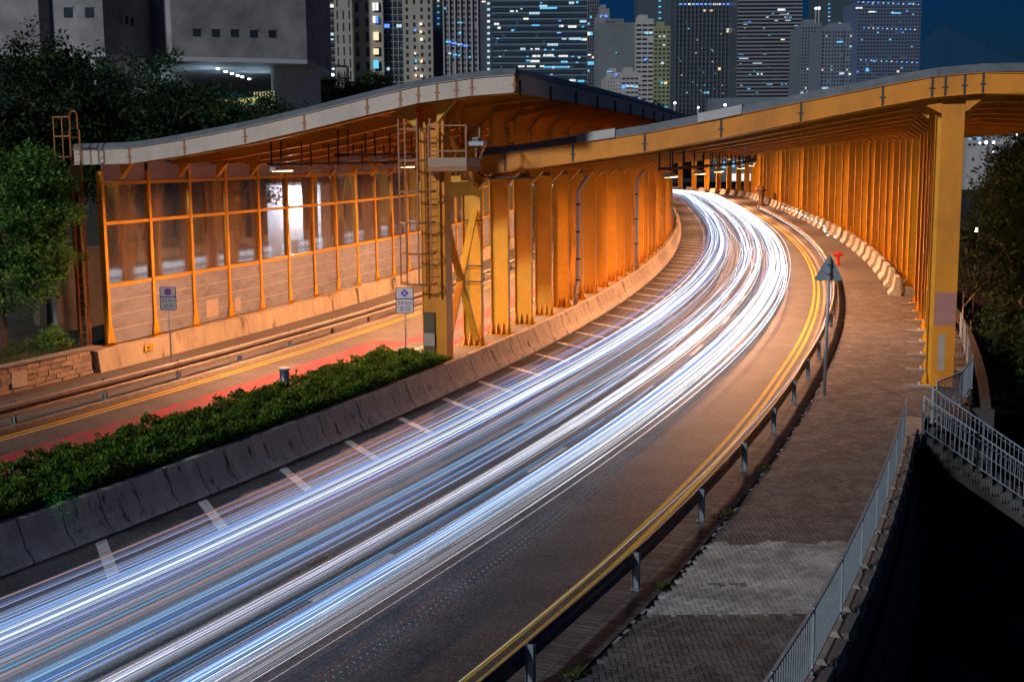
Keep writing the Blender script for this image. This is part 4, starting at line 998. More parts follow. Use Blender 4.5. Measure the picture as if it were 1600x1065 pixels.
# hydrant
hy = thing('fire_hydrant', W(91, 11.85, .1), 'red two outlet fire hydrant on the pavement behind the triangular sign', 'hydrant')
HM = at(91, 12.0, .1)
q = MB(); q.tube([(0, 0, 0), (0, 0, .05), (0, 0, .06), (0, 0, .55), (0, 0, .60)], [.2, .2, .12, .11, .16], 14); smooth(obj('barrel', q, M_red, hy, HM))
q = MB(); q.tube([(0, 0, .60), (0, 0, .74), (0, 0, .84), (0, 0, .92)], [.19, .20, .16, .06], 14); smooth(obj('bonnet', q, M_red, hy, HM))
for sx in (-1, 1):
    q = MB(); q.tube([(sx * .1, 0, .72), (sx * .30, -.05, .70), (sx * .36, -.06, .69)], [.08, .08, .10], 10); smooth(obj('outlet', q, M_red, hy, HM))
# far grey hydrant
hy2 = thing('fire_hydrant', W(190, 13, .1), 'brownish old hydrant far down the pavement near the left bend', 'hydrant')
HM = at(190, 13, .1, (1.5, 1.5, 1.9))
q = MB(); q.tube([(0, 0, 0), (0, 0, .08), (0, 0, .10), (0, 0, 1.0), (0, 0, 1.1)], [.42, .42, .28, .26, .36], 14); smooth(obj('barrel', q, M_darkbrown, hy2, HM))
q = MB(); q.tube([(0, 0, 1.1), (0, 0, 1.35), (0, 0, 1.55)], [.40, .42, .16], 14); smooth(obj('bonnet', q, M_darkbrown, hy2, HM))
for sx in (-1, 1):
    q = MB(); q.tube([(sx * .2, 0, 1.3), (sx * .62, 0, 1.3)], [.16, .2], 10); smooth(obj('outlet', q, M_brownsteel, hy2, HM))
# steel bollard in the hedge
bo = thing('bollard', W(37.2, -3.2, .3), 'short stainless steel cylinder standing in the hedge', 'bollard')
BMx = at(36.6, -2.9, .4)
q = MB(); q.tube([(0, 0, 0), (0, 0, 1.2)], .15, 18); smooth(obj('body', q, mat('stainless', (.55, .55, .56), .25, metal=.9, var=.05), bo, BMx))
q = MB(); q.tube([(0, 0, 1.202), (0, 0, 1.24), (0, 0, 1.25)], [.165, .165, .14], 18); obj('cap', q, M_galv, bo, BMx)
# manhole covers
for (s, o, lb) in ((27.6, 4.15, 'rusty studded iron access cover in the road, the farther of two'), (26.5, 5.35, 'rusty studded iron access cover in the road, the nearer of two')):
    t = thing('manhole_cover', W(s, o, 0), lb, 'manhole cover')
    q = MB(); q.prism([(-.52, -.42), (.52, -.42), (.52, .42), (-.52, .42)], .004, .012, 'z'); obj('frame', q, M_darkmetal, t, at(s, o, 0, yaw=.2))
    q = MB()
    for i in range(11):
        for j in range(9):
            x = -.46 + i * .086; y = -.37 + j * .085; d = .03
            q.add([(x, y, .013), (x + .05, y, .013), (x + .05, y + .05, .013), (x, y + .05, .013), (x + .025 + random.uniform(-.02, .02), y + .025, .013 + random.uniform(.012, .03))], [(0, 1, 4), (1, 2, 4), (2, 3, 4), (3, 0, 4)])
    obj('studs', q, M_ironc, t, at(s, o, 0, yaw=.2))
# weeds by the rail posts
for s in (20.6, 23.2, 26.9, 31.3, 35.0):
    t = thing('weed', W(s + .2, 11.75, .1), {20.6: 'first small weed tuft by the guard rail posts, nearest the camera', 23.2: 'small weed tuft between the pale paving band and the guard rail', 26.9: 'larger bright weed tuft just beyond the pale paving band', 31.3: 'weed tuft at the guard rail halfway to the triangular sign', 35.0: 'farthest small weed tuft along the guard rail, before the triangular sign'}[s], 'weed', 'weeds by the guard rail posts')
    P = np.array([tuple(W(s + .2 + random.gauss(0, .14), 11.62 + dr(s) + random.gauss(0, .08), .10 + random.random() * .06)) for k in range(90)])
    obj('leaves', leaves_mesh('weed', P, .10, 1.0, .25), M_grass, t)

# ------------------------------------------------------------------ headlight streaks: thin glowing tubes at lamp height above the lanes
TR_COLS = {
    'white': ((0.74, 0.85, 1.0), 1.3), 'blue': ((0.20, 0.44, 1.0), 1.0), 'cyan': ((0.13, 0.50, 0.90), 0.7), 'lilac': ((0.60, 0.62, 1.0), 0.7),
    'grey': ((0.55, 0.56, 0.66), .28), 'orange': ((1.0, 0.34, 0.08), .8), 'brightwhite': ((0.90, 0.94, 1.0), 3.2), 'rose': ((0.85, 0.66, 0.66), .55), 'haze': ((0.28, 0.45, 0.85), .30)}
def softglow(name, col):
    if name in MATS: return MATS[name]
    m = bpy.data.materials.new(name); m.use_nodes = True; nt = m.node_tree; N = nt.nodes; L = nt.links; N.remove(N['Principled BSDF'])
    t = N.new('ShaderNodeBsdfTransparent'); e = N.new('ShaderNodeEmission'); e.inputs[0].default_value = (*col, 1); lw = N.new('ShaderNodeLayerWeight'); lw.inputs[0].default_value = .5
    a = N.new('ShaderNodeMath'); a.operation = 'SUBTRACT'; a.inputs[0].default_value = 1.0; L.new(lw.outputs['Facing'], a.inputs[1])
    b = N.new('ShaderNodeMath'); b.operation = 'POWER'; b.inputs[1].default_value = 2.0; L.new(a.outputs[0], b.inputs[0])
    c = N.new('ShaderNodeMath'); c.operation = 'MULTIPLY'; c.inputs[1].default_value = .055; L.new(b.outputs[0], c.inputs[0]); L.new(c.outputs[0], e.inputs[1])
    ad = N.new('ShaderNodeAddShader'); L.new(t.outputs[0], ad.inputs[0]); L.new(e.outputs[0], ad.inputs[1]); L.new(ad.outputs[0], N['Material Output'].inputs[0]); MATS[name] = m; return m
TRM = {k: emis('streak ' + k, c, s) for k, (c, s) in TR_COLS.items()}
def streak(mb, o0, z0, r, a, b, wob, ph, nseg=3, near=.55):
    S = []; s = a
    while s < b: S.append(s); s += 1.2 + max(0, (s - 30) * .03)
    S.append(b); vs = []; fs = []
    for st in S:
        o = o0 + wob * math.sin(st * .035 + ph) + .3 * wob * math.sin(st * .11 + ph * 2) + max(0, 1 - (o0 - 2) / 6) * .42 * min(1, max(0, (40 - st) / 16))
        u = min(1, max(0, (st - 24) / 40)); u = u * u * (3 - 2 * u)
        g = near + (1 - near) * u + max(0, st - 64) * .010
        x, T, N = fr(st); cx = x + N[0] * o; cy = st + N[1] * o
        for k in range(nseg):
            t_ = 2 * math.pi * k / nseg + math.pi / 2; vs.append((cx + N[0] * r * g * math.cos(t_), cy + N[1] * r * g * math.cos(t_), z0 + r * g * math.sin(t_)))
    n = len(S)
    for i in range(n - 1):
        for k in range(nseg): fs.append((i * nseg + k, i * nseg + (k + 1) % nseg, (i + 1) * nseg + (k + 1) % nseg, (i + 1) * nseg + k))
    mb.add(vs, fs)
rs = random.Random(11)
bundles = [  # label, then cores: (offset, colour, lights, half width)
    ('faint lilac and blue headlight streaks hugging the hatched margin', [(2.15, 'haze', 7, .10), (2.42, 'lilac', 6, .03), (2.55, 'blue', 9, .05)]),
    ('broad white headlight streaks filling the left lane nearest the margin', [(2.82, 'grey', 9, .12), (2.98, 'blue', 10, .05), (3.12, 'white', 16, .07), (3.30, 'haze', 12, .10), (3.42, 'blue', 9, .04), (3.52, 'lilac', 8, .05)]),
    ('white and blue headlight streaks along the middle of the left lane', [(3.68, 'white', 10, .04), (3.80, 'haze', 12, .10), (3.92, 'blue', 12, .06), (4.06, 'lilac', 7, .04), (4.16, 'grey', 10, .07)]),
    ('grey and cyan headlight streaks on the right side of the left lane', [(4.36, 'grey', 6, .03), (4.62, 'cyan', 7, .06), (4.80, 'grey', 8, .08), (4.98, 'rose', 4, .03)]),
    ('blue and cyan headlight streaks left of the lane line', [(5.22, 'haze', 9, .09), (5.42, 'cyan', 14, .08), (5.55, 'blue', 11, .05), (5.68, 'grey', 7, .07)]),
    ('pinkish white headlight streaks over the lane line', [(6.22, 'rose', 5, .03), (6.38, 'lilac', 9, .05), (6.47, 'white', 7, .03), (6.60, 'grey', 9, .07)]),
    ('bright blue headlight streaks along the middle of the right lane', [(6.98, 'cyan', 5, .03), (7.16, 'haze', 7, .06), (7.30, 'blue', 16, .08), (7.44, 'white', 9, .05), (7.55, 'blue', 10, .04), (7.66, 'cyan', 7, .05)]),
    ('pale headlight streaks at the outer side of the right lane', [(7.88, 'grey', 10, .09), (8.02, 'lilac', 6, .04), (8.12, 'rose', 5, .03), (8.20, 'grey', 5, .04)]),
]
for (lb, cores) in bundles:
    t = thing('headlight_streaks', W(30, cores[0][0], .6), lb, 'light streaks'); mbs = {}
    for (oc, c, cnt, hw) in cores:
        wb, ph = rs.uniform(.04, .22), rs.uniform(0, 6.28)
        for k in range(max(3, int(cnt * .62))):
            r = rs.choice((.003, .004, .006, .009)) * (1.5 if c in ('grey', 'haze') else 1)
            mb = mbs.setdefault(c, MB()); streak(mb, oc + rs.gauss(0, hw), .60 + rs.uniform(-.05, .08), r, 10, 318, wb + rs.uniform(-.02, .02), ph + rs.uniform(-.1, .1), near=.8)
    for c, mb in mbs.items(): obj('streak', mb, TRM[c], t, kind='stuff')
    glow = {}
    for (oc, c, cnt, hw) in cores:
        for k in range(2):
            streak(glow.setdefault('glow_' + ('w' if c in ('white', 'lilac', 'grey', 'rose') else 'b'), MB()), oc + rs.gauss(0, hw), .58, hw * rs.uniform(.9, 1.8), 10, 120, .06, rs.uniform(0, 6.28), nseg=10, near=1.0)
    for c, mb in glow.items(): smooth(obj('soft_streak', mb, softglow(c, (.62, .68, .85) if c[-1] == 'w' else (.22, .45, .95)), t, kind='stuff'))
t = thing('headlight_streaks', W(80, 6, .6), 'dazzling crowded white headlight streaks bending through the main canopy', 'light streaks')
mb = MB(); mb2 = MB()
for k in range(46):
    o = rs.choice((3.0, 3.6, 4.2, 5.7, 6.6, 7.4, 8.0, 8.5)) + max(-.3, min(.3, rs.gauss(0, .16)))
    streak(mb if k % 3 else mb2, o, .66 + rs.uniform(-.06, .1), rs.uniform(.010, .030), 12, 318, rs.uniform(.05, .2), rs.uniform(0, 6.28), near=.05)
for k in range(12):
    streak(mb, rs.uniform(3.4, 7.4), .64, rs.uniform(.010, .018), 36, 318, rs.uniform(.3, .6), rs.uniform(0, 6.28), near=.05)
obj('streak', mb, TRM['white'], t, kind='stuff'); obj('streak', mb2, TRM['brightwhite'], t, kind='stuff')
for (o, a, b, lb) in ((2.2, 18, 36, 'single orange light streak close to the median barrier'), (4.1, 10, 34, 'long orange light streak crossing the left lane'), (4.9, 10, 29, 'second orange light streak, nearer the camera, in the left lane'), (5.0, 38.5, 41, 'short bright orange light dash in mid road')):
    mb = MB(); streak(mb, o, .75, .011, a, b, .1, 1.0); o_ = obj('headlight_streaks', mb, TRM['orange']); tag(o_, lb, 'light streak')
for (o, a, b, lb) in ((10.95, 18, 170, 'pale thin streak along the guard rail at the bend'),):
    mb = MB(); streak(mb, o, .55, .016, a, b, .0, 1.0, near=.12); o_ = obj('headlight_streaks', mb, TRM['white']); tag(o_, lb, 'light streak')
# pulsed cyan dots from a flickering lamp
mb = MB()
for row in range(4):
    s = 21.0
    while s < 44:
        o = 8.62 + (.09 if row % 2 else 0) + row * .07 - (s - 24) * .022; p = W(s, o, .25); r = .009
        mb.add([p + Vector((0, 0, r)), p + Vector((r, 0, 0)), p + Vector((0, r * 2.2, 0)), p - Vector((r, 0, 0)), p - Vector((0, r * 2.2, 0)), p - Vector((0, 0, r))], [(0, 1, 2), (0, 2, 3), (0, 3, 4), (0, 4, 1), (5, 2, 1), (5, 3, 2), (5, 4, 3), (5, 1, 4)])
        s += .17
o_ = obj('headlight_streaks', mb, emis('streak dots', (.25, .65, .8), .5), kind='stuff'); tag(o_, 'rows of tiny dotted cyan light marks at the outer side of the road', 'light streak')
# blinking dots carried along the pavement
mb = MB(); wp = [(1222, 327), (1245, 336), (1262, 346), (1275, 352), (1287, 360), (1289, 370), (1293, 376), (1304, 379), (1318, 381)]
def gpix(px, py, z=0):
    d = (px - 800) / F * rt + (532.5 - py) / F * up + fw; s = (z - CAMH) / d[2]; return Vector((d[0] * s, d[1] * s, z))
wpts = [gpix(x, y + 6, .1) for x, y in wp]
for a, b in zip(wpts, wpts[1:]):
    n = max(1, int((b - a).length / 3.2))
    for k in range(n):
        p = a + (b - a) * (k / n) + Vector((0, 0, .8)); mb.box(p.x - .06, p.x + .06, p.y - .10, p.y + .10, p.z - .04, p.z + .04)
o_ = obj('headlight_streaks', mb, emis('torch dots', (.65, .9, 1.0), 4), kind='stuff'); tag(o_, 'wavering dotted white line of light along the far pavement', 'light streak')

# ------------------------------------------------------------------ trees
tree('bright green leafy tree at the left edge, lit by street light, beside the orange ladder', W(39.6, -16.75, .9), 8.8,
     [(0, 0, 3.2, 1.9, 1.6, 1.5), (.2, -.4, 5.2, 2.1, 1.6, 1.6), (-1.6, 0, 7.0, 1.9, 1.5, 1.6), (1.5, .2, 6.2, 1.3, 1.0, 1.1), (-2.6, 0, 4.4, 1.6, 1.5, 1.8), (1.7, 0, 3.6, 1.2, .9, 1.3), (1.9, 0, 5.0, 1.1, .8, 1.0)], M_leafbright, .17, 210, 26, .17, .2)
DT = [(-19.5, 52, 12.5, 'dark dense tree rising above the left canopy, farthest left'), (-15.2, 62, 12.0, 'dark dense tree above the left end of the canopy roof'), (-20.5, 70, 13.5, 'dark dense tree in front of the windowless concrete facade'),
      (-16.3, 80, 12.0, 'dark dense tree below the slit windows of the concrete building'), (-22, 62, 14, 'tallest dark tree at the far left, under the concrete building')]
for i, (x, y, h, lb) in enumerate(DT):
    L_ = [(random.uniform(-2.2, 2.2), random.uniform(-1.5, 1.5), h * random.uniform(.45, .80), 2.6, 2.2, 2.2) for _ in range(6)]
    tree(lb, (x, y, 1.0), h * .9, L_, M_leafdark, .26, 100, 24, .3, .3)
for i, (px, py, D, h, lb) in enumerate(((300, 190, 92, 5.5, 'small dark bushy tree lit orange from below, behind the canopy roof'), (262, 175, 86, 6.5, 'spiky dark shrub between the trees and the pillar'), (545, 140, 150, 5.0, 'dark green shrub behind the canopy roof, right of the concrete pillar'), (585, 135, 155, 5.4, 'dark round shrub below the beige residential tower'), (515, 150, 140, 4.5, 'dark shrub just right of the concrete pillar'), (345, 170, 105, 4.5, 'loose dark shrub in front of the lit soffit'))):
    p = pix(px, py, D); L_ = [(random.uniform(-1.4, 1.4), random.uniform(-1, 1), h * random.uniform(-.1, .3), 2.0, 1.6, 1.5) for _ in range(3)]
    tree(lb, (p.x, p.y, p.z - h * .2), h * .3, L_, M_leafdark if i else leafmat('russet leaf', (.05, .035, .012), (.12, .08, .02)), .30, 90, 18, .3, .15)
RT = [(22.9, 55, 15.6, 'dark tree right of the front pillar with pale slanting branch'), (26.6, 60, 16.2, 'large dark tree at the right edge beyond the stairs'), (29.5, 70, 16.4, 'dark tree lit green by a lamp behind the front pillar'), (35, 80, 16.6, 'dark tree at the far right below the harbour lights'), (24.2, 49, 8.0, 'dark tree at the right edge of the frame above the rocks')]
for i, (x, y, h, lb) in enumerate(RT):
    L_ = [(random.uniform(-1.6, 2.4), random.uniform(-1.5, 1.5), h * random.uniform(.28, .76), 2.5, 2.2, 2.0) for _ in range(9)]
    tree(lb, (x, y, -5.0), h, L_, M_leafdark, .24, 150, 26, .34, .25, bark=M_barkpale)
pb = thing('bare_branch', W(52, 18.2, -2), 'pale bare slanting branches beside the outer railing', 'branch')
p0 = pix(1503, 520, 55); q = MB(); q.tube([p0 + Vector((0, 0, -4)), p0, pix(1505, 480, 55), pix(1535, 445, 55.5), pix(1552, 432, 56)], [.06, .05, .045, .03, .015], 6)
q.tube([pix(1505, 480, 55), pix(1505, 455, 55)], [.035, .015], 6); q.tube([pix(1517, 530, 56) + Vector((0, 0, -3)), pix(1517, 500, 56)], [.04, .02], 6); q.tube([pix(1522, 460, 55.3), pix(1528, 440, 55.3)], [.03, .012], 6)
smooth(obj('branch', q, M_barkpale, pb))
# bank planting behind the stone wall and behind the screen
gr = []
for k in range(9000):
    s = random.uniform(24, 41.3); o = random.uniform(-18.5, -14.3); gr.append(tuple(W(s, o, (.95 if o > -15 else hz(s, o)) - .02)))
o_ = obj('grass', leaves_mesh('grass', np.array(gr), .26, 2.2, .10), M_grass, kind='stuff')
for i, (s, o, lb) in enumerate(((40.3, -15.0, 'yellow green bush beside the foot of the orange ladder'), (37.0, -16.5, 'low scrubby bush on the bank behind the stone wall'), (38.8, -17.6, 'dark bush under the bright tree on the bank'))):
    b = W(s, o, 1.0); t = thing('bush', b, lb, 'bush'); P, C = cloud((b.x, b.y, b.z + .35), (.75, .6, .5), 70, 16, .1, .2)
    obj('foliage', leaves_mesh('bush', P, .14, .6), (M_leafbright, M_leafdark, M_leafdark)[i], t)

# ------------------------------------------------------------------ white lit hut seen through the screen
kiosk = thing('white_shed', W(62, -19, 1), 'bright floodlit white shed seen through the glass of the noise screen', 'shed')
p = W(64, -19.2, 1.2) + Vector((1.9, 0, 0))
KM = Matrix.Translation(p) @ Matrix.Rotation(-.12, 4, 'Z')
q = MB(); q.box(-1.75, 1.35, 0, 2.0, 0, 5.2); obj('wall', q, mat('white shed wall', (.75, .77, .8), .6, var=.06), kiosk, KM)
q = MB(); q.box(-1.9, 1.5, -.15, 2.1, 5.202, 5.32); obj('roof', q, M_gray_cap, kiosk, KM)
q = MB(); q.box(-.35, .35, -.03, -.002, .1, 2.2); obj('door', q, M_galv, kiosk, KM)
q = MB(); q.box(-.1, .1, -1.0, -.8, 5.0, 5.15); obj('floodlight', q, emis('flood lens', (.85, .92, 1), 30), kiosk, KM)
q = MB(); q.bar((0, -.9, 5.17), (0, .0, 5.25), .04, .04); obj('lamp_arm', q, M_darkmetal, kiosk, KM)
lamp_light(kiosk, KM @ Vector((0, -1.3, 4.2)), 1000, (.8, .9, 1.0), .15)
bw = thing('rear_wall', W(50, -19, 1), 'plain grey concrete wall seen behind the glass of the noise screen', 'wall')
obj('wall', sweep([(-18.0, .5), (-17.8, .5), (-17.8, 4.3), (-18.0, 4.3)], 44, 58), M_conc3, bw)

# ------------------------------------------------------------------ big concrete building, left
E_w = [emis('window cool white', (.62, .84, 1.0), .85), emis('window cyan', (.15, .65, 1.0), 1.0), emis('window blue', (.12, .30, 1.0), 1.4), emis('window warm', (1.0, .72, .42), 1.2), emis('window white', (1, .97, .88), 1.05)]
M_winD = mat('dark window glass', (.03, .038, .05), .15, var=.3)  # dark tone raised to carry the city haze
M_cb = mat('board marked concrete', (.30, .29, .29), .9, var=.25, scale=.35, bump=.2, bscale=4, dirt=(.13, .125, .12), dscale=.25, dth=(.45, .75))
civic = thing('concrete_building', pix(300, 90, 120), 'large windowless concrete building on a pillar at top left with small square windows', 'building')
ZB = 17.0
def cpt(px, D): p = pix(px, 100, D); return (p.x, p.y)
def wallface(pa, pb, z0, z1, m, name='wall', th=.5):
    a = Vector((*pa, 0)); b = Vector((*pb, 0)); d = b - a; L_ = d.length; ang = math.atan2(d.y, d.x)
    Mx = Matrix.Translation((a.x, a.y, 0)) @ Matrix.Rotation(ang, 4, 'Z'); q = MB(); q.box(0, L_, 0, th, z0, z1); obj(name, q, m, civic, Mx); return Mx, L_
faces = [((-90, 113), (65, 113.5)), ((65.2, 113.5), (82, 114.5)), ((82.2, 114.6), (165, 114)), ((165, 114), (241, 121)), ((241, 121), (270, 118)), ((270, 117.7), (480, 123)), ((480.2, 123), (518, 142))]
wins = {2: [(107, 20, 14), (140, 20, 14)], 3: [(173, 24, 4), (182, 26, 4), (191, 29, 4), (200, 32, 4), (208, 35, 4)], 5: [(307, 51, 11), (336.5, 52, 11), (366, 52, 11), (396, 53, 11), (425, 53, 11)], 6: [(483 + k * 3.6, 54 + k * 2.7, 2) for k in range(9)]}
for i, (a, b) in enumerate(faces):
    pa, pb = cpt(*a), cpt(*b); Mx, L_ = wallface(pa, pb, ZB, 42, M_cb)
    for (wx, wy, ww) in wins.get(i, []):
        u = (wx - a[0]) / (b[0] - a[0]); D = a[1] + (b[1] - a[1]) * u; u2 = None
        c = pix(wx, wy, D); loc = Mx.inverted() @ Vector((c.x, c.y, 0)); w = ww / F * D * (1 if i not in (3, 6) else 1.6); h = (11 if i == 5 else 15 if i == 2 else 13) / F * D
        q = MB(); q.box(loc.x - w / 2, loc.x + w / 2, -.04, .02, c.z - h / 2, c.z + h / 2); obj('window', q, M_winD, civic, Mx)
        q = MB(); e = .06; q.box(loc.x - w / 2 - e, loc.x + w / 2 + e, -.07, -.001, c.z + h / 2 + .002, c.z + h / 2 + .1); obj('window_lintel', q, M_cb, civic, Mx)
# soffit
sp_ = [cpt(*f[0]) for f in faces] + [cpt(518, 142), cpt(518, 175), cpt(-90, 175)]
q = MB(); q.prism(sp_, ZB - .4, ZB - .002, 'z'); obj('soffit', q, mat('painted soffit', (.5, .52, .54), .7, var=.1), civic)
Mx, L_ = wallface(cpt(150, 112), cpt(262, 130), 5, ZB - .41, mat('tiled lower wall', (.42, .41, .40), .7, var=.15), 'lower_wall')
Mx2, _ = wallface(cpt(262, 130), cpt(300, 150), 5, ZB - .41, mat('tiled lower wall', (.42, .41, .40), .7), 'lower_wall')
for k in range(26):
    for x0 in (6.2, 7.6):
        q = MB(); q.bar((x0, -.1, 9.6 + k * .22), (x0 + 1.15, -.1, 9.6 + k * .22), .14, .05); obj('louvre_slat', q, M_gray_cap, civic, Mx)
wallface(cpt(375, 165), cpt(440, 165), 4, ZB - .41, mat('greenish wall', (.20, .26, .25), .8), 'rear_wall')  # wall colour is a muted green
pw = MB(); a = Vector((*cpt(432, 126), 0)); b = Vector((*cpt(500, 131), 0)); pts = []
d = (b - a).normalized(); nrm = Vector((-d.y, d.x, 0))
for k in range(9):
    t_ = math.pi / 2 + math.pi * k / 8; pts.append(a + nrm * .55 + d * (.55 * math.cos(t_) + .5) + nrm * .55 * math.sin(t_))
pts += [b, b + nrm * 1.1]
pw.prism([(p.x, p.y) for p in pts], 2, ZB - .41, 'z'); obj('pillar', pw, mat('smooth pillar concrete', (.58, .58, .57), .7, var=.08), civic)
for (x, y) in ((340, 99), (352, 101), (362, 103), (371, 105.5), (378, 108), (389, 110)):
    D = 128 + (x - 340) * .35; c = pix(x, y, D); c.z = ZB - .42
    q = MB(); q.tube([c, c - Vector((0, 0, .12))], .16, 8); obj('downlight', q, emis('downlight', (.75, .9, 1), 12), civic)
for px_, D in ((330, 128), (400, 134)):
    c = pix(px_, 100, D); lamp_light(civic, Vector((c.x, c.y, ZB - 2.6)), 230, (.55, .8, 1.0), .4)
# little yellow-striped hoarding and railings under the building
hd = thing('hoarding', pix(390, 165, 112), 'small pale green hoarding with a yellow stripe under the concrete building', 'fence')
a = pix(345, 165, 112); b = pix(432, 158, 112)
q = MB(); q.bar(a, b, .1, 1.0); obj('panel', q, mat('green hoarding', (.20, .34, .28), .6), hd)
q = MB(); q.bar(a + Vector((0, -.07, .25)), b + Vector((0, -.07, .25)), .03, .22); obj('stripe', q, mat('yellow stripe', (.8, .65, .05), .5), hd)
for k in range(8):
    c = a + (b - a) * (.62 + k * .05); q = MB(); q.bar(c + Vector((0, -.2, -.8)), c + Vector((0, -.2, .9)), .08, .08); obj('post', q, mat('yellow post', (.75, .7, .35), .5), hd)
lamp_light(hd, (a + b) / 2 + Vector((0, -2.5, 1.5)), 120, (1, .9, .55), .1)
ob = thing('ground_lamp', pix(292, 190, 84), 'small warm lamp glowing among the shrubs behind the canopy roof', 'lamp')
c = pix(293, 186, 84); q = MB(); q.tube([c - Vector((0, 0, .25)), c + Vector((0, 0, .1))], [.12, .16], 8); obj('lens', q, emis('amber lens', (1, .5, .12), 12), ob)
q = MB(); q.tube([c - Vector((0, 0, 3)), c - Vector((0, 0, .26))], .05, 8); obj('stem', q, M_darkmetal, ob); lamp_light(ob, c + Vector((0, -.5, .2)), 25, (1, .5, .15), .1)

# ------------------------------------------------------------------ city towers
def tower(label, x0, x1, ytop, D, m, depth=26, rows=None, cols=None, win=None, wm=None, lit=.05, litcols=(0, 1), bands=None, fins=None, cat='building', ybot=230, fin_m=None, band_m=None, lit_list=(), roof=True, mx=None):
    a = pix(x0, 100, D); b = pix(x1, 100, D); zt = pix((x0 + x1) / 2, ytop, D).z; wd = b.x - a.x; y0 = a.y
    t = thing('tower_block', ((a.x + b.x) / 2, y0, -5.2), label, cat)
    q = MB(); q.box(a.x, b.x, y0, y0 + depth, -5.2, zt); obj('wall', q, m, t)
    k = D / F
    if rows:
        pitch = rows * k; n = int((zt - 8) / pitch); nc = cols; g = MB(); cw = wd / nc; ww, wh = win
        spots = {}
        for r in range(n):
            z = zt - pitch * (r + .8)
            for c in range(nc):
                if random.random() < .04: continue
                x = a.x + cw * (c + .5)
                if random.random() < lit:
                    spots[(r, c)] = random.choice(litcols); continue
                g.box(x - cw * ww / 2, x + cw * ww / 2, y0 - .12, y0 - .01, z - pitch * wh / 2, z + pitch * wh / 2)
        obj('window_grid', g, wm or M_winD, t, kind='stuff')
        for i_, ((r, c), e) in enumerate(spots.items()):
            if i_ > 280: break
            z = zt - pitch * (r + .8); x = a.x + cw * (c + .5); s_ = random.uniform(.6, 1)
            q = MB(); q.box(x - cw * ww / 2 * s_, x + cw * ww / 2 * s_, y0 - .14, y0 - .01, z - pitch * wh / 2 * s_, z + pitch * wh / 2 * s_); obj('window', q, E_w[e], t)
    if bands:
        g = MB(); p_, h_, pr = bands; z = zt
        while z > 5: g.box(a.x - .1, b.x + .1, y0 - pr, y0 - .015, z - h_ * k, z); z -= p_ * k
        obj('floor_band', g, band_m or m, t, kind='stuff')
    if fins:
        g = MB(); n_, w_, pr = fins
        for i in range(n_ + 1):
            x = a.x + wd * i / n_; g.box(x - w_ * k / 2, x + w_ * k / 2, y0 - pr, y0 - .02, -5, zt - .1)
        obj('mullion', g, fin_m or m, t, kind='stuff')
    for (px, py, w, h, e) in lit_list:
        c = pix(px, py, D); h *= .7; n_ = max(1, round(w / 3.4))     # a run of lit panes between mullions
        for j_ in range(n_):
            if n_ > 2 and random.random() < .12: continue
            xa = c.x - w * k / 2 + w * k * j_ / n_; q = MB(); q.box(xa + .12 * k, xa + w * k / n_ - .3 * k, y0 - .75, y0 - .02, c.z - h * k / 2, c.z + h * k / 2); obj('window', q, E_w[e] if random.random() < .8 else E_w[random.choice((0, 1, 4))], t)
    if roof and ytop > 3:
        q = MB(); q.box(a.x + wd * .2, a.x + wd * .7, y0 + 3, y0 + 12, zt + .002, zt + 5 * k + 1.5); obj('roof_plant', q, m, t)
        q = MB(); q.box(a.x, b.x, y0 - .05, y0 + .3, zt + .002, zt + 1.0); obj('roof_parapet', q, m, t)
    return t
bg = mat('beige tower render', (.36, .32, .26), .85, var=.1, scale=.05, bump=0)
gy = mat('grey tower render', (.25, .24, .25), .85, var=.1, scale=.05, bump=0)
gd = mat('slate tower', (.15, .18, .21), .6, var=.15, scale=.05, bump=0)
bl = mat('blue glass tower', (.08, .14, .20), .3, var=.2, scale=.04, bump=0)  # raised as well, night haze carried in the colour
br = mat('navy band', (.13, .19, .24), .4, var=.1, scale=.05, bump=0)
wt = mat('white tile tower', (.42, .40, .38), .8, var=.1, scale=.05, bump=0)
ol = mat('olive tower', (.25, .27, .14), .85, var=.1, scale=.05, bump=0)
bk = mat('black tower', (.075, .09, .115), .4, var=.2, scale=.05, bump=0)  # lifted towards grey blue in place of night haze
fr_w = mat('pale window frame', (.34, .33, .31), .7, bump=0)
R = random.Random(3)
tower('narrow dark window strip of the beige residential tower, next to the concrete building', 515, 524, -30, 300, bk, rows=11, cols=1, win=(.8, .7), wm=M_winD, bands=(11, 1.2, .2), band_m=fr_w, lit_list=[(519, 10, 5, 6, 4), (519, 54, 5, 5, 0), (519, 62, 5, 3, 0), (520, 108, 6, 4, 2)])
tower('pale beige residential tower wall with thin window slots', 524, 552, -30, 296, bg, rows=18, cols=3, win=(.16, .7), lit=.02)
tower('beige residential tower wing with dark bay windows', 552, 583, -30, 300, bg, rows=22, cols=2, win=(.28, .6), lit=.0)
tower('residential tower bay with large brightly coloured windows', 582, 600, -30, 298, bg, rows=22, cols=1, win=(.55, .6), lit=.0, lit_list=[(587, 11, 9, 16, 4), (587, 31, 8, 14, 2), (588, 57, 8, 17, 3), (588, 81, 8, 12, 3), (588, 101, 8, 17, 1), (590, 121, 4, 7, 0)])
tower('dark gridded stair tower with pale frames between the beige wings', 600, 631, -30, 300, bk, rows=10, cols=4, win=(.86, .8), lit=.03, litcols=(0, 1, 4), bands=(10, .9, .25), fins=(4, .9, .3), band_m=fr_w, fin_m=fr_w, lit_list=[(605, 41, 8, 7, 2), (624, 41, 8, 6, 0), (607, 108, 4, 6, 0)])
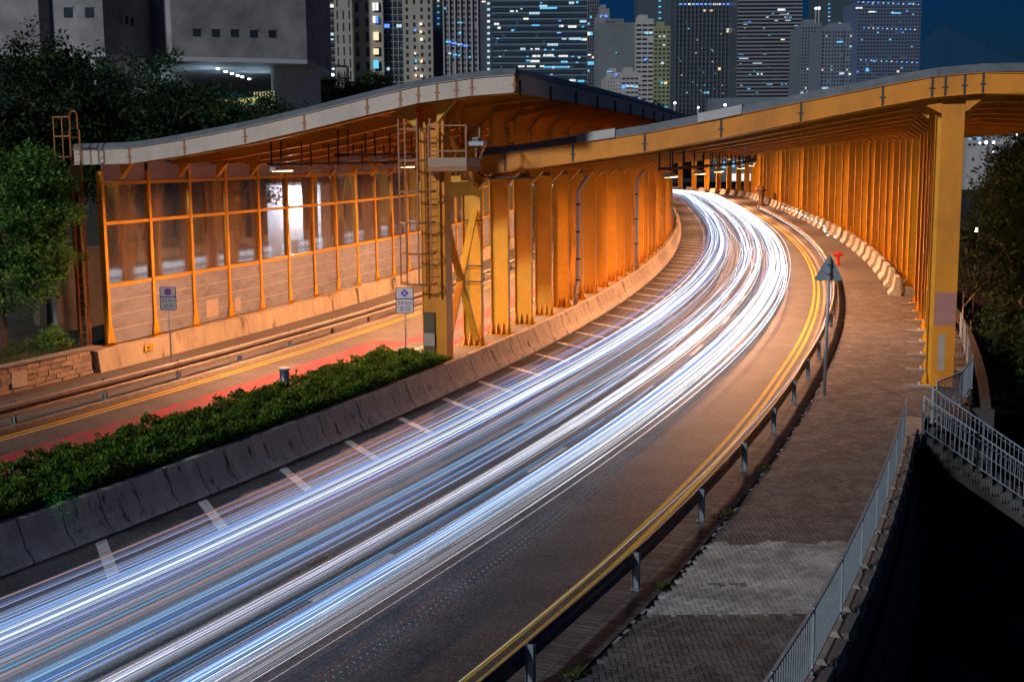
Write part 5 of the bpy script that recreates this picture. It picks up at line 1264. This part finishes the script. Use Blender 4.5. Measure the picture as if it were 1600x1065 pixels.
tower('beige tower with a single column of small windows', 631, 677, -30, 297, bg, rows=11.2, cols=4, win=(.28, .5), lit=.0, lit_list=[(658, 38, 4, 5, 4), (658, 50, 4, 5, 3), (659, 62, 4, 6, 4), (659, 96, 3.5, 6, 3), (659, 119, 4, 5, 4), (649, 48, 3, 4, 2), (649, 84, 3, 4, 4), (650, 96, 3, 5, 1), (650, 107, 3, 5, 4), (650, 118, 3, 5, 3)])
tower('plain grey tower flank with a few tiny blue lights', 677, 694, -30, 302, gy, lit_list=[(685, 2, 3, 1.5, 2), (685, 10, 3, 1.5, 1), (685, 20, 3, 1.5, 1), (685, 29, 3, 1.5, 2), (685, 38, 3, 1.5, 1)])
tower('grey residential tower with pale vertical ribs', 694, 747, -30, 300, gy, rows=8.5, cols=10, win=(.7, .5), lit=.012, fins=(6, 2.0, .5), fin_m=wt, lit_list=[(701, 66, 8, 3.5, 2), (710, 68, 8, 3, 2), (719, 70, 8, 3, 2), (728, 72, 7, 3, 2), (703, 84, 5, 3, 0), (711, 86, 6, 3, 1), (718, 87, 4, 3, 1), (719, 36, 7, 2, 1), (719, 52, 4, 4, 1), (734, 90, 3, 3, 1)])
tower('slim dark tower edge with a column of bright stair lights', 751, 769, -30, 605, bk, lit_list=[(763.5, 6 + 9.3 * i, 4.5, 4.5, 0) for i in range(12)] + [(756, 3, 6, 3, 3)])
glz = []
for (x, y, w) in ((803, 18, 12), (835, 21, 16), (822, 30, 8), (857, 13, 26), (849, 10, 12), (893, 5, 8), (902, 4, 4), (911, 34, 10), (837, 40, 12), (877, 41, 7), (896, 42, 16), (801, 48, 4), (885, 61, 14), (900, 61, 16), (912, 62, 10), (862, 70, 20), (817, 77, 8), (836, 77, 14), (852, 78, 4), (864, 78, 4), (880, 88, 14), (838, 88, 12), (857, 87, 16), (880, 97, 14), (836, 96, 14), (825, 95, 6), (905, 90, 4), (830, 104, 40), (870, 105, 40), (893, 126, 14), (908, 127, 10), (776, 38, 8), (780, 44, 5)):
    glz.append((x, y, w, R.choice((3, 4, 4.5)), R.choice((0, 0, 1, 4, 4, 1))))
for _ in range(18): glz.append((R.uniform(775, 915), 5 + 9.3 * R.randint(0, 12), R.uniform(2, 5), 2, R.choice((1, 1, 2, 0))))
tower('wide dark blue glass office tower with curved floor bands and scattered lit offices', 770, 918, -30, 600, bl, rows=9.3, cols=40, win=(.86, .5), lit=.0, bands=(9.3, 3.0, .7), band_m=br, lit_list=glz)
tower('narrow gridded glass wing with a patterned lit floor', 918, 935, -30, 597, bl, rows=5, cols=5, win=(.85, .8), lit=.02, litcols=(1,), bands=(5, .6, .3), band_m=gy, fins=(5, .6, .35), fin_m=gy, lit_list=[(922, 53, 8, 7, 1), (931, 54, 6, 6, 3), (926, 99, 15, 7, 1), (921, 86, 5, 3, 4), (928, 90, 6, 4, 3), (933, 87, 4, 5, 4)])
tower('blank grey office block side wall with rooftop boxes', 935, 993, 40, 470, mat('blank grey wall', (.16, .18, .19), .9, var=.2, scale=.06, bump=0), lit_list=[(939, 26, 3, 3, 2), (947, 26, 5, 3, 2), (963, 83, 2, 2, 1)])
tower('small rooftop block with blue lights', 936, 952, 18, 480, gy, lit_list=[(940, 25, 3, 2.5, 2), (946, 25, 4, 2.5, 2)])
tower('pale grey office block with wide dark windows', 993, 1021, 34, 468, wt, rows=6.9, cols=3, win=(.8, .42), lit=.06, litcols=(4, 0, 2, 3), lit_list=[(1010, 52, 6, 4, 0), (1017, 52, 5, 4, 0), (1009, 93, 4, 4, 2)])
tower('olive green residential block with small square windows', 1021, 1047, 45, 466, ol, rows=6.4, cols=4, win=(.55, .42), lit=.07, litcols=(0, 4, 1, 3), lit_list=[(1035, 99, 5, 4, 0), (1034, 130, 4, 4, 1), (1040, 130, 5, 4, 3), (1022, 167, 5, 2.5, 1), (1028, 167, 5, 2.5, 1), (1040, 168, 5, 2.5, 1)])
tower('low pale tiled block in front of the grey offices', 948, 971, 118, 430, wt, rows=5.5, cols=5, win=(.3, .4), lit=.0, lit_list=[(963, 117, 4, 3, 2), (952, 112, 8, 2, 1)])
tower('low grey block with a bright row of shop windows', 971, 998, 117, 428, wt, rows=7, cols=4, win=(.75, .35), lit=.05, lit_list=[(975, 135, 7, 4, 2), (981, 135, 5, 4, 0), (987, 135, 4, 4, 0), (993, 136, 8, 3.5, 0)])
tower('very tall dark slab tower with faint green stair lights', 997, 1058, -30, 780, mat('night slab', (.06, .085, .11), .8, var=.1, bump=0), lit_list=[(1031, 2, 4, 2, 1), (1031, 11, 4, 2.5, 1), (1031, 20, 4, 2.5, 1), (1031, 29, 4, 2.5, 1)])
t7 = [(1063 + 6.7 * i, 7, 5, 3.5, 2 if i % 3 else 1) for i in range(13)] + [(1075, 45, 4, 2, 1), (1137, 46, 7, 3, 0), (1143, 47, 4, 3, 1), (1104, 145, 8, 4, 1), (1073, 145, 3, 3, 2), (1100, 17, 4, 4, 3), (1111, 17, 4, 4, 3)]
t7 += [(R.uniform(1060, 1145), R.uniform(50, 150), R.uniform(1.2, 2.5), 1.2, R.choice((0, 3, 1))) for _ in range(24)]
tower('black office tower with dense fins and a row of blue lit windows near the top', 1055, 1151, -30, 725, bk, rows=7, cols=16, win=(.7, .7), lit=.004, litcols=(3,), bands=(7, 1.2, .4), fins=(16, 1.6, .8), fin_m=mat('dark fin', (.10, .11, .13), .6, bump=0), band_m=mat('dark band', (.085, .10, .12), .6, bump=0), lit_list=t7)
t8 = [(1166, 37, 9, 5, 0), (1171, 35, 5, 2, 2), (1221, 16, 12, 5, 4), (1225, 24, 14, 4, 0), (1213, 32, 5, 3, 0), (1231, 32, 8, 2.5, 0), (1244, 41, 6, 3, 1), (1162, 60, 6, 3, 3), (1223, 62, 6, 3, 3), (1240, 62, 7, 3, 3), (1158, 84, 8, 4, 1), (1162, 91, 14, 4, 0), (1195, 84, 6, 3, 1), (1183, 100, 14, 4, 0), (1187, 116, 9, 4, 0), (1211, 124, 7, 3, 4), (1202, 131, 9, 4, 1), (1225, 131, 9, 4, 1), (1170, 139, 5, 2, 3), (1230, 124, 10, 2, 1)]
t8 += [(R.uniform(1153, 1248), 5 + 5.6 * R.randint(3, 28), R.uniform(1.5, 4), 1.4, R.choice((1, 1, 0))) for _ in range(26)]
tower('office tower with close grey horizontal stripes and scattered lit windows', 1151, 1251, -30, 700, bk, rows=5.6, cols=26, win=(.9, .42), lit=.0, bands=(5.6, 2.6, .8), band_m=mat('striped spandrel', (.22, .21, .24), .7, var=.1, bump=0), lit_list=t8)
tower('dark narrow residential tower', 1251, 1283, 40, 640, gd, rows=5, cols=7, win=(.5, .5), lit=.02, lit_list=[(1262, 108, 2.5, 2.5, 1), (1253, 145, 4, 3, 1), (1259, 138, 2, 3, 3)])
tower('tall dark tower with a column of green blue lights', 1276, 1338, -10, 790, mat('dim blue slab', (.05, .075, .10), .8, bump=0), lit_list=[(1295.5, 7 + 6.4 * i, 2.8, 2, 1) for i in range(7)] + [(1304, 38, 6, 3, 1), (1312, 37, 4, 2.5, 0)])
tower('grey blue residential block with a grid of small windows', 1283, 1350, 46, 610, mat('blue grey render', (.16, .19, .24), .8, var=.1, bump=0), rows=5.6, cols=14, win=(.5, .45), lit=.05, litcols=(1, 0, 3, 1), fins=(4, 1.2, .4), fin_m=gd, lit_list=[(1312, 66, 9, 3, 1), (1330, 73, 5, 3, 1), (1315, 115, 7, 4, 0), (1329, 116, 6, 3.5, 4), (1289, 138, 10, 3, 0)])
t10 = [(1341 + 7.8 * i, 3.5 + i * .35, 2.2, 2.2, 0 if i % 2 else 2) for i in range(13)] + [(1350 + 7.2 * i, 44 + i * .25, 2, 2, 0 if i % 2 else 2) for i in range(12)] + [(1345 + 8 * i, 94 + i * .4, 2, 2, 2 if i % 2 else 0) for i in range(12)] + [(1342, 13, 10, 3, 0), (1363, 19, 12, 2.5, 4), (1399, 21, 16, 2.5, 1), (1394, 20, 3, 3, 0), (1355, 110, 5, 5, 1), (1403, 112, 3, 4, 3)]
tower('violet blue tower ringed by rows of bright lights', 1338, 1436, 2, 600, mat('violet blue cladding', (.10, .14, .24), .6, var=.15, bump=0), rows=5.3, cols=20, win=(.6, .5), lit=.03, litcols=(1, 2, 1), bands=(5.3, 1.4, .3), band_m=mat('blue grey render', (.16, .19, .24)), lit_list=t10)  # one even blue for the cladding
tower('long low promenade building with pale parapet beyond the harbour', 1480, 1640, 196, 520, mat('promenade hall', (.20, .18, .17), .8, bump=0), rows=9, cols=22, win=(.5, .35), lit=.12, litcols=(4, 1, 3), bands=(40, 2, 1.5), band_m=wt)
tower('floodlit white pavilion beyond the trees at right', 1517, 1546, 200, 430, wt, depth=14, rows=9, cols=4, win=(.6, .4), lit=.25, litcols=(0, 1), lit_list=[(1530, 207, 7, 5, 4), (1539, 209, 4, 3, 0), (1519, 208, 2, 5, 1), (1519, 201, 2, 3, 1)])
tower('pale blue tower block at the far right under the roof edge', 1582, 1650, 172, 700, mat('pale blue block', (.22, .30, .42), .7, bump=0), rows=5, cols=10, win=(.8, .4), lit=.0)
tower('pinkish stepped tower block at the far right', 1556, 1582, 180, 690, mat('pinkish block', (.36, .30, .33), .7, bump=0))
# harbour edge lamps and railing
pr = thing('harbour_railing', pix(1580, 219, 400), 'white waterfront railing at the far right', 'railing')
q = MB(); a = pix(1555, 219, 400); b = pix(1640, 219, 400); q.bar(a, b, .3, .35)
for k in range(40): c = a + (b - a) * (k / 39); q.box(c.x - .09, c.x + .09, c.y - .1, c.y + .1, c.z - 1.2, c.z - .2)
obj('rail', q, mat('white railing', (.8, .8, .8), .5), pr)
def street_lamp(label, px, py, D, h, e, size=1.6, group=None):
    c = pix(px, py, D); t = thing('street_lamp', (c.x, c.y, c.z - h), label, 'street lamp', group); k = D / F
    q = MB(); q.tube([(c.x, c.y, c.z - h), (c.x, c.y, c.z - size * k)], .12 + D * .0004, 6); obj('pole', q, M_pipe, t)
    q = MB(); r = size * k; q.tube([c - Vector((0, 0, r)), c - Vector((0, 0, r * .5)), c + Vector((0, 0, r * .5)), c + Vector((0, 0, r))], [r * .5, r, r, r * .4], 8); smooth(obj('lamp_head', q, e, t)); return t
E_sl = emis('street lamp glow', (.85, .92, 1.0), 10); E_sa = emis('amber street lamp', (1.0, .5, .12), 8); E_sb = emis('blue white flood', (.45, .62, 1.0), 14)
for (x, y, D, e, sz, lb) in ((1054.5, 161, 330, E_sl, 1.6, 'distant street lamp on a pole just above the ochre fascia, leftmost'), (1091, 168, 330, E_sl, 1.4, 'distant street lamp above the ochre fascia, middle one'), (1133, 164, 330, E_sl, 1.8, 'distant street lamp above the ochre fascia, rightmost'),
    (1551, 193, 380, E_sl, 1.5, 'far waterfront lamp, leftmost of the upper row'), (1569, 197.5, 380, E_sa, 1.6, 'amber waterfront lamp, left of the pair'), (1573.5, 197.5, 380, E_sa, 1.6, 'amber waterfront lamp, right of the pair'), (1580, 189, 380, E_sl, 1.4, 'far waterfront lamp, highest'), (1585, 193.5, 380, E_sa, 1.4, 'warm waterfront lamp under the blue tower'),
    (1557, 209, 360, E_sl, 1.5, 'white waterfront lamp above the trees'), (1574.5, 211, 360, E_sl, 1.5, 'white waterfront lamp by the railing'), (1589, 211, 360, E_sl, 1.8, 'brightest white waterfront lamp at the far right'), (1541, 222.5, 300, E_sb, 2.2, 'blue white lamp glowing through the tree tops, larger'), (1552.5, 222.5, 300, E_sb, 1.8, 'blue white lamp glowing through the tree tops, right one'), (1531, 223.5, 300, E_sb, 1.4, 'blue white lamp glowing through the tree tops, left one'), (1552, 237, 200, E_sl, .9, 'tiny lamp among the dark leaves'),
    (1275, 13.5, 690, E_sb, 1.6, 'pair lamp on a roof mast, left'), (1280, 13, 690, E_sb, 1.6, 'pair lamp on a roof mast, right')):
    street_lamp(lb, x, y, D, 9, e, sz)
q = street_lamp('slim street lamp with a blue white head right of the concrete pillar', 520, 117, 150, 9, E_sb, 2.0)
sl = thing('street_lamp', pix(540, 160, 150), 'dark arm street lamp post standing by the beige tower', 'street lamp')
q = MB(); a = pix(543, 175, 150); b = pix(543, 104, 150); c = pix(524, 103, 150); q.tube([a, b], .16, 8); q.tube([b, c], .12, 8); q.box(c.x - .9, c.x + .5, c.y - .3, c.y + .3, c.z - .15, c.z + .12); obj('pole', q, M_darkmetal, sl)
# green lamp in the trees on the right
gl = thing('garden_lamp', pix(1524, 358, 66), 'small lamp lighting the leaves green right of the front pillar', 'lamp')
c = pix(1526, 362, 66); q = MB(); q.tube([c, c + Vector((0, 0, .2))], .1, 8); obj('lens', q, emis('garden lens', (.8, 1, .5), 8), gl); q = MB(); q.tube([c - Vector((0, 0, 6)), c - Vector((0, 0, .01))], .05, 8); obj('stem', q, M_darkmetal, gl)
lamp_light(gl, c + Vector((-.5, -1.0, .5)), 110, (.8, 1.0, .45), .1)
# things glimpsed between the far columns
fb = thing('shop_building', pix(1165, 280, 380), 'low building with blue windows and a bright white lit wall glimpsed between the far columns', 'building')
a = pix(1110, 300, 385); b = pix(1196, 300, 385)
q = MB(); q.box(a.x, b.x + 3, a.y, a.y + 10, -1, 24); obj('wall', q, gd, fb)
for x, y, w, h, e in ((1165, 277, 56, 11, 4), (1144, 257, 9, 9, 1), (1158, 255, 8, 10, 1), (1171, 256, 9, 8, 1), (1186, 257, 7, 9, 2), (1132, 258, 6, 10, 1)):  # widest entry is the white lit wall, its light given as glow
    c = pix(x, y, 384.5); k = 385 / F; q = MB(); q.box(c.x - w * k / 2, c.x + w * k / 2, a.y - .5, a.y - .02, c.z - h * k / 2, c.z + h * k / 2); obj('window', q, E_w[e], fb)
street_lamp('blazing blue white street lamp between the far columns', 1183, 266, 300, 9, E_sb, 3.4)
# far mountain against the night sky
mt = MB(); prof_m = [(1380, 120), (1420, 95), (1450, 62), (1472, 40), (1484, 37), (1500, 48), (1530, 62), (1570, 84), (1640, 104), (1760, 120)]
vs = []
for x, y in prof_m: p = pix(x, y, 3200); vs += [(p.x, p.y, -5), (p.x, p.y + 30, p.z), (p.x, p.y + 900, -5)]
fs = []
for i in range(len(prof_m) - 1): fs += [(i * 3, i * 3 + 3, i * 3 + 4, i * 3 + 1), (i * 3 + 1, i * 3 + 4, i * 3 + 5, i * 3 + 2)]
mt.add(vs, fs); structure('hills', mt, mat('night hill', (.004, .05, .12), .95, bump=0))  # blue haze of distance put into the hill colour
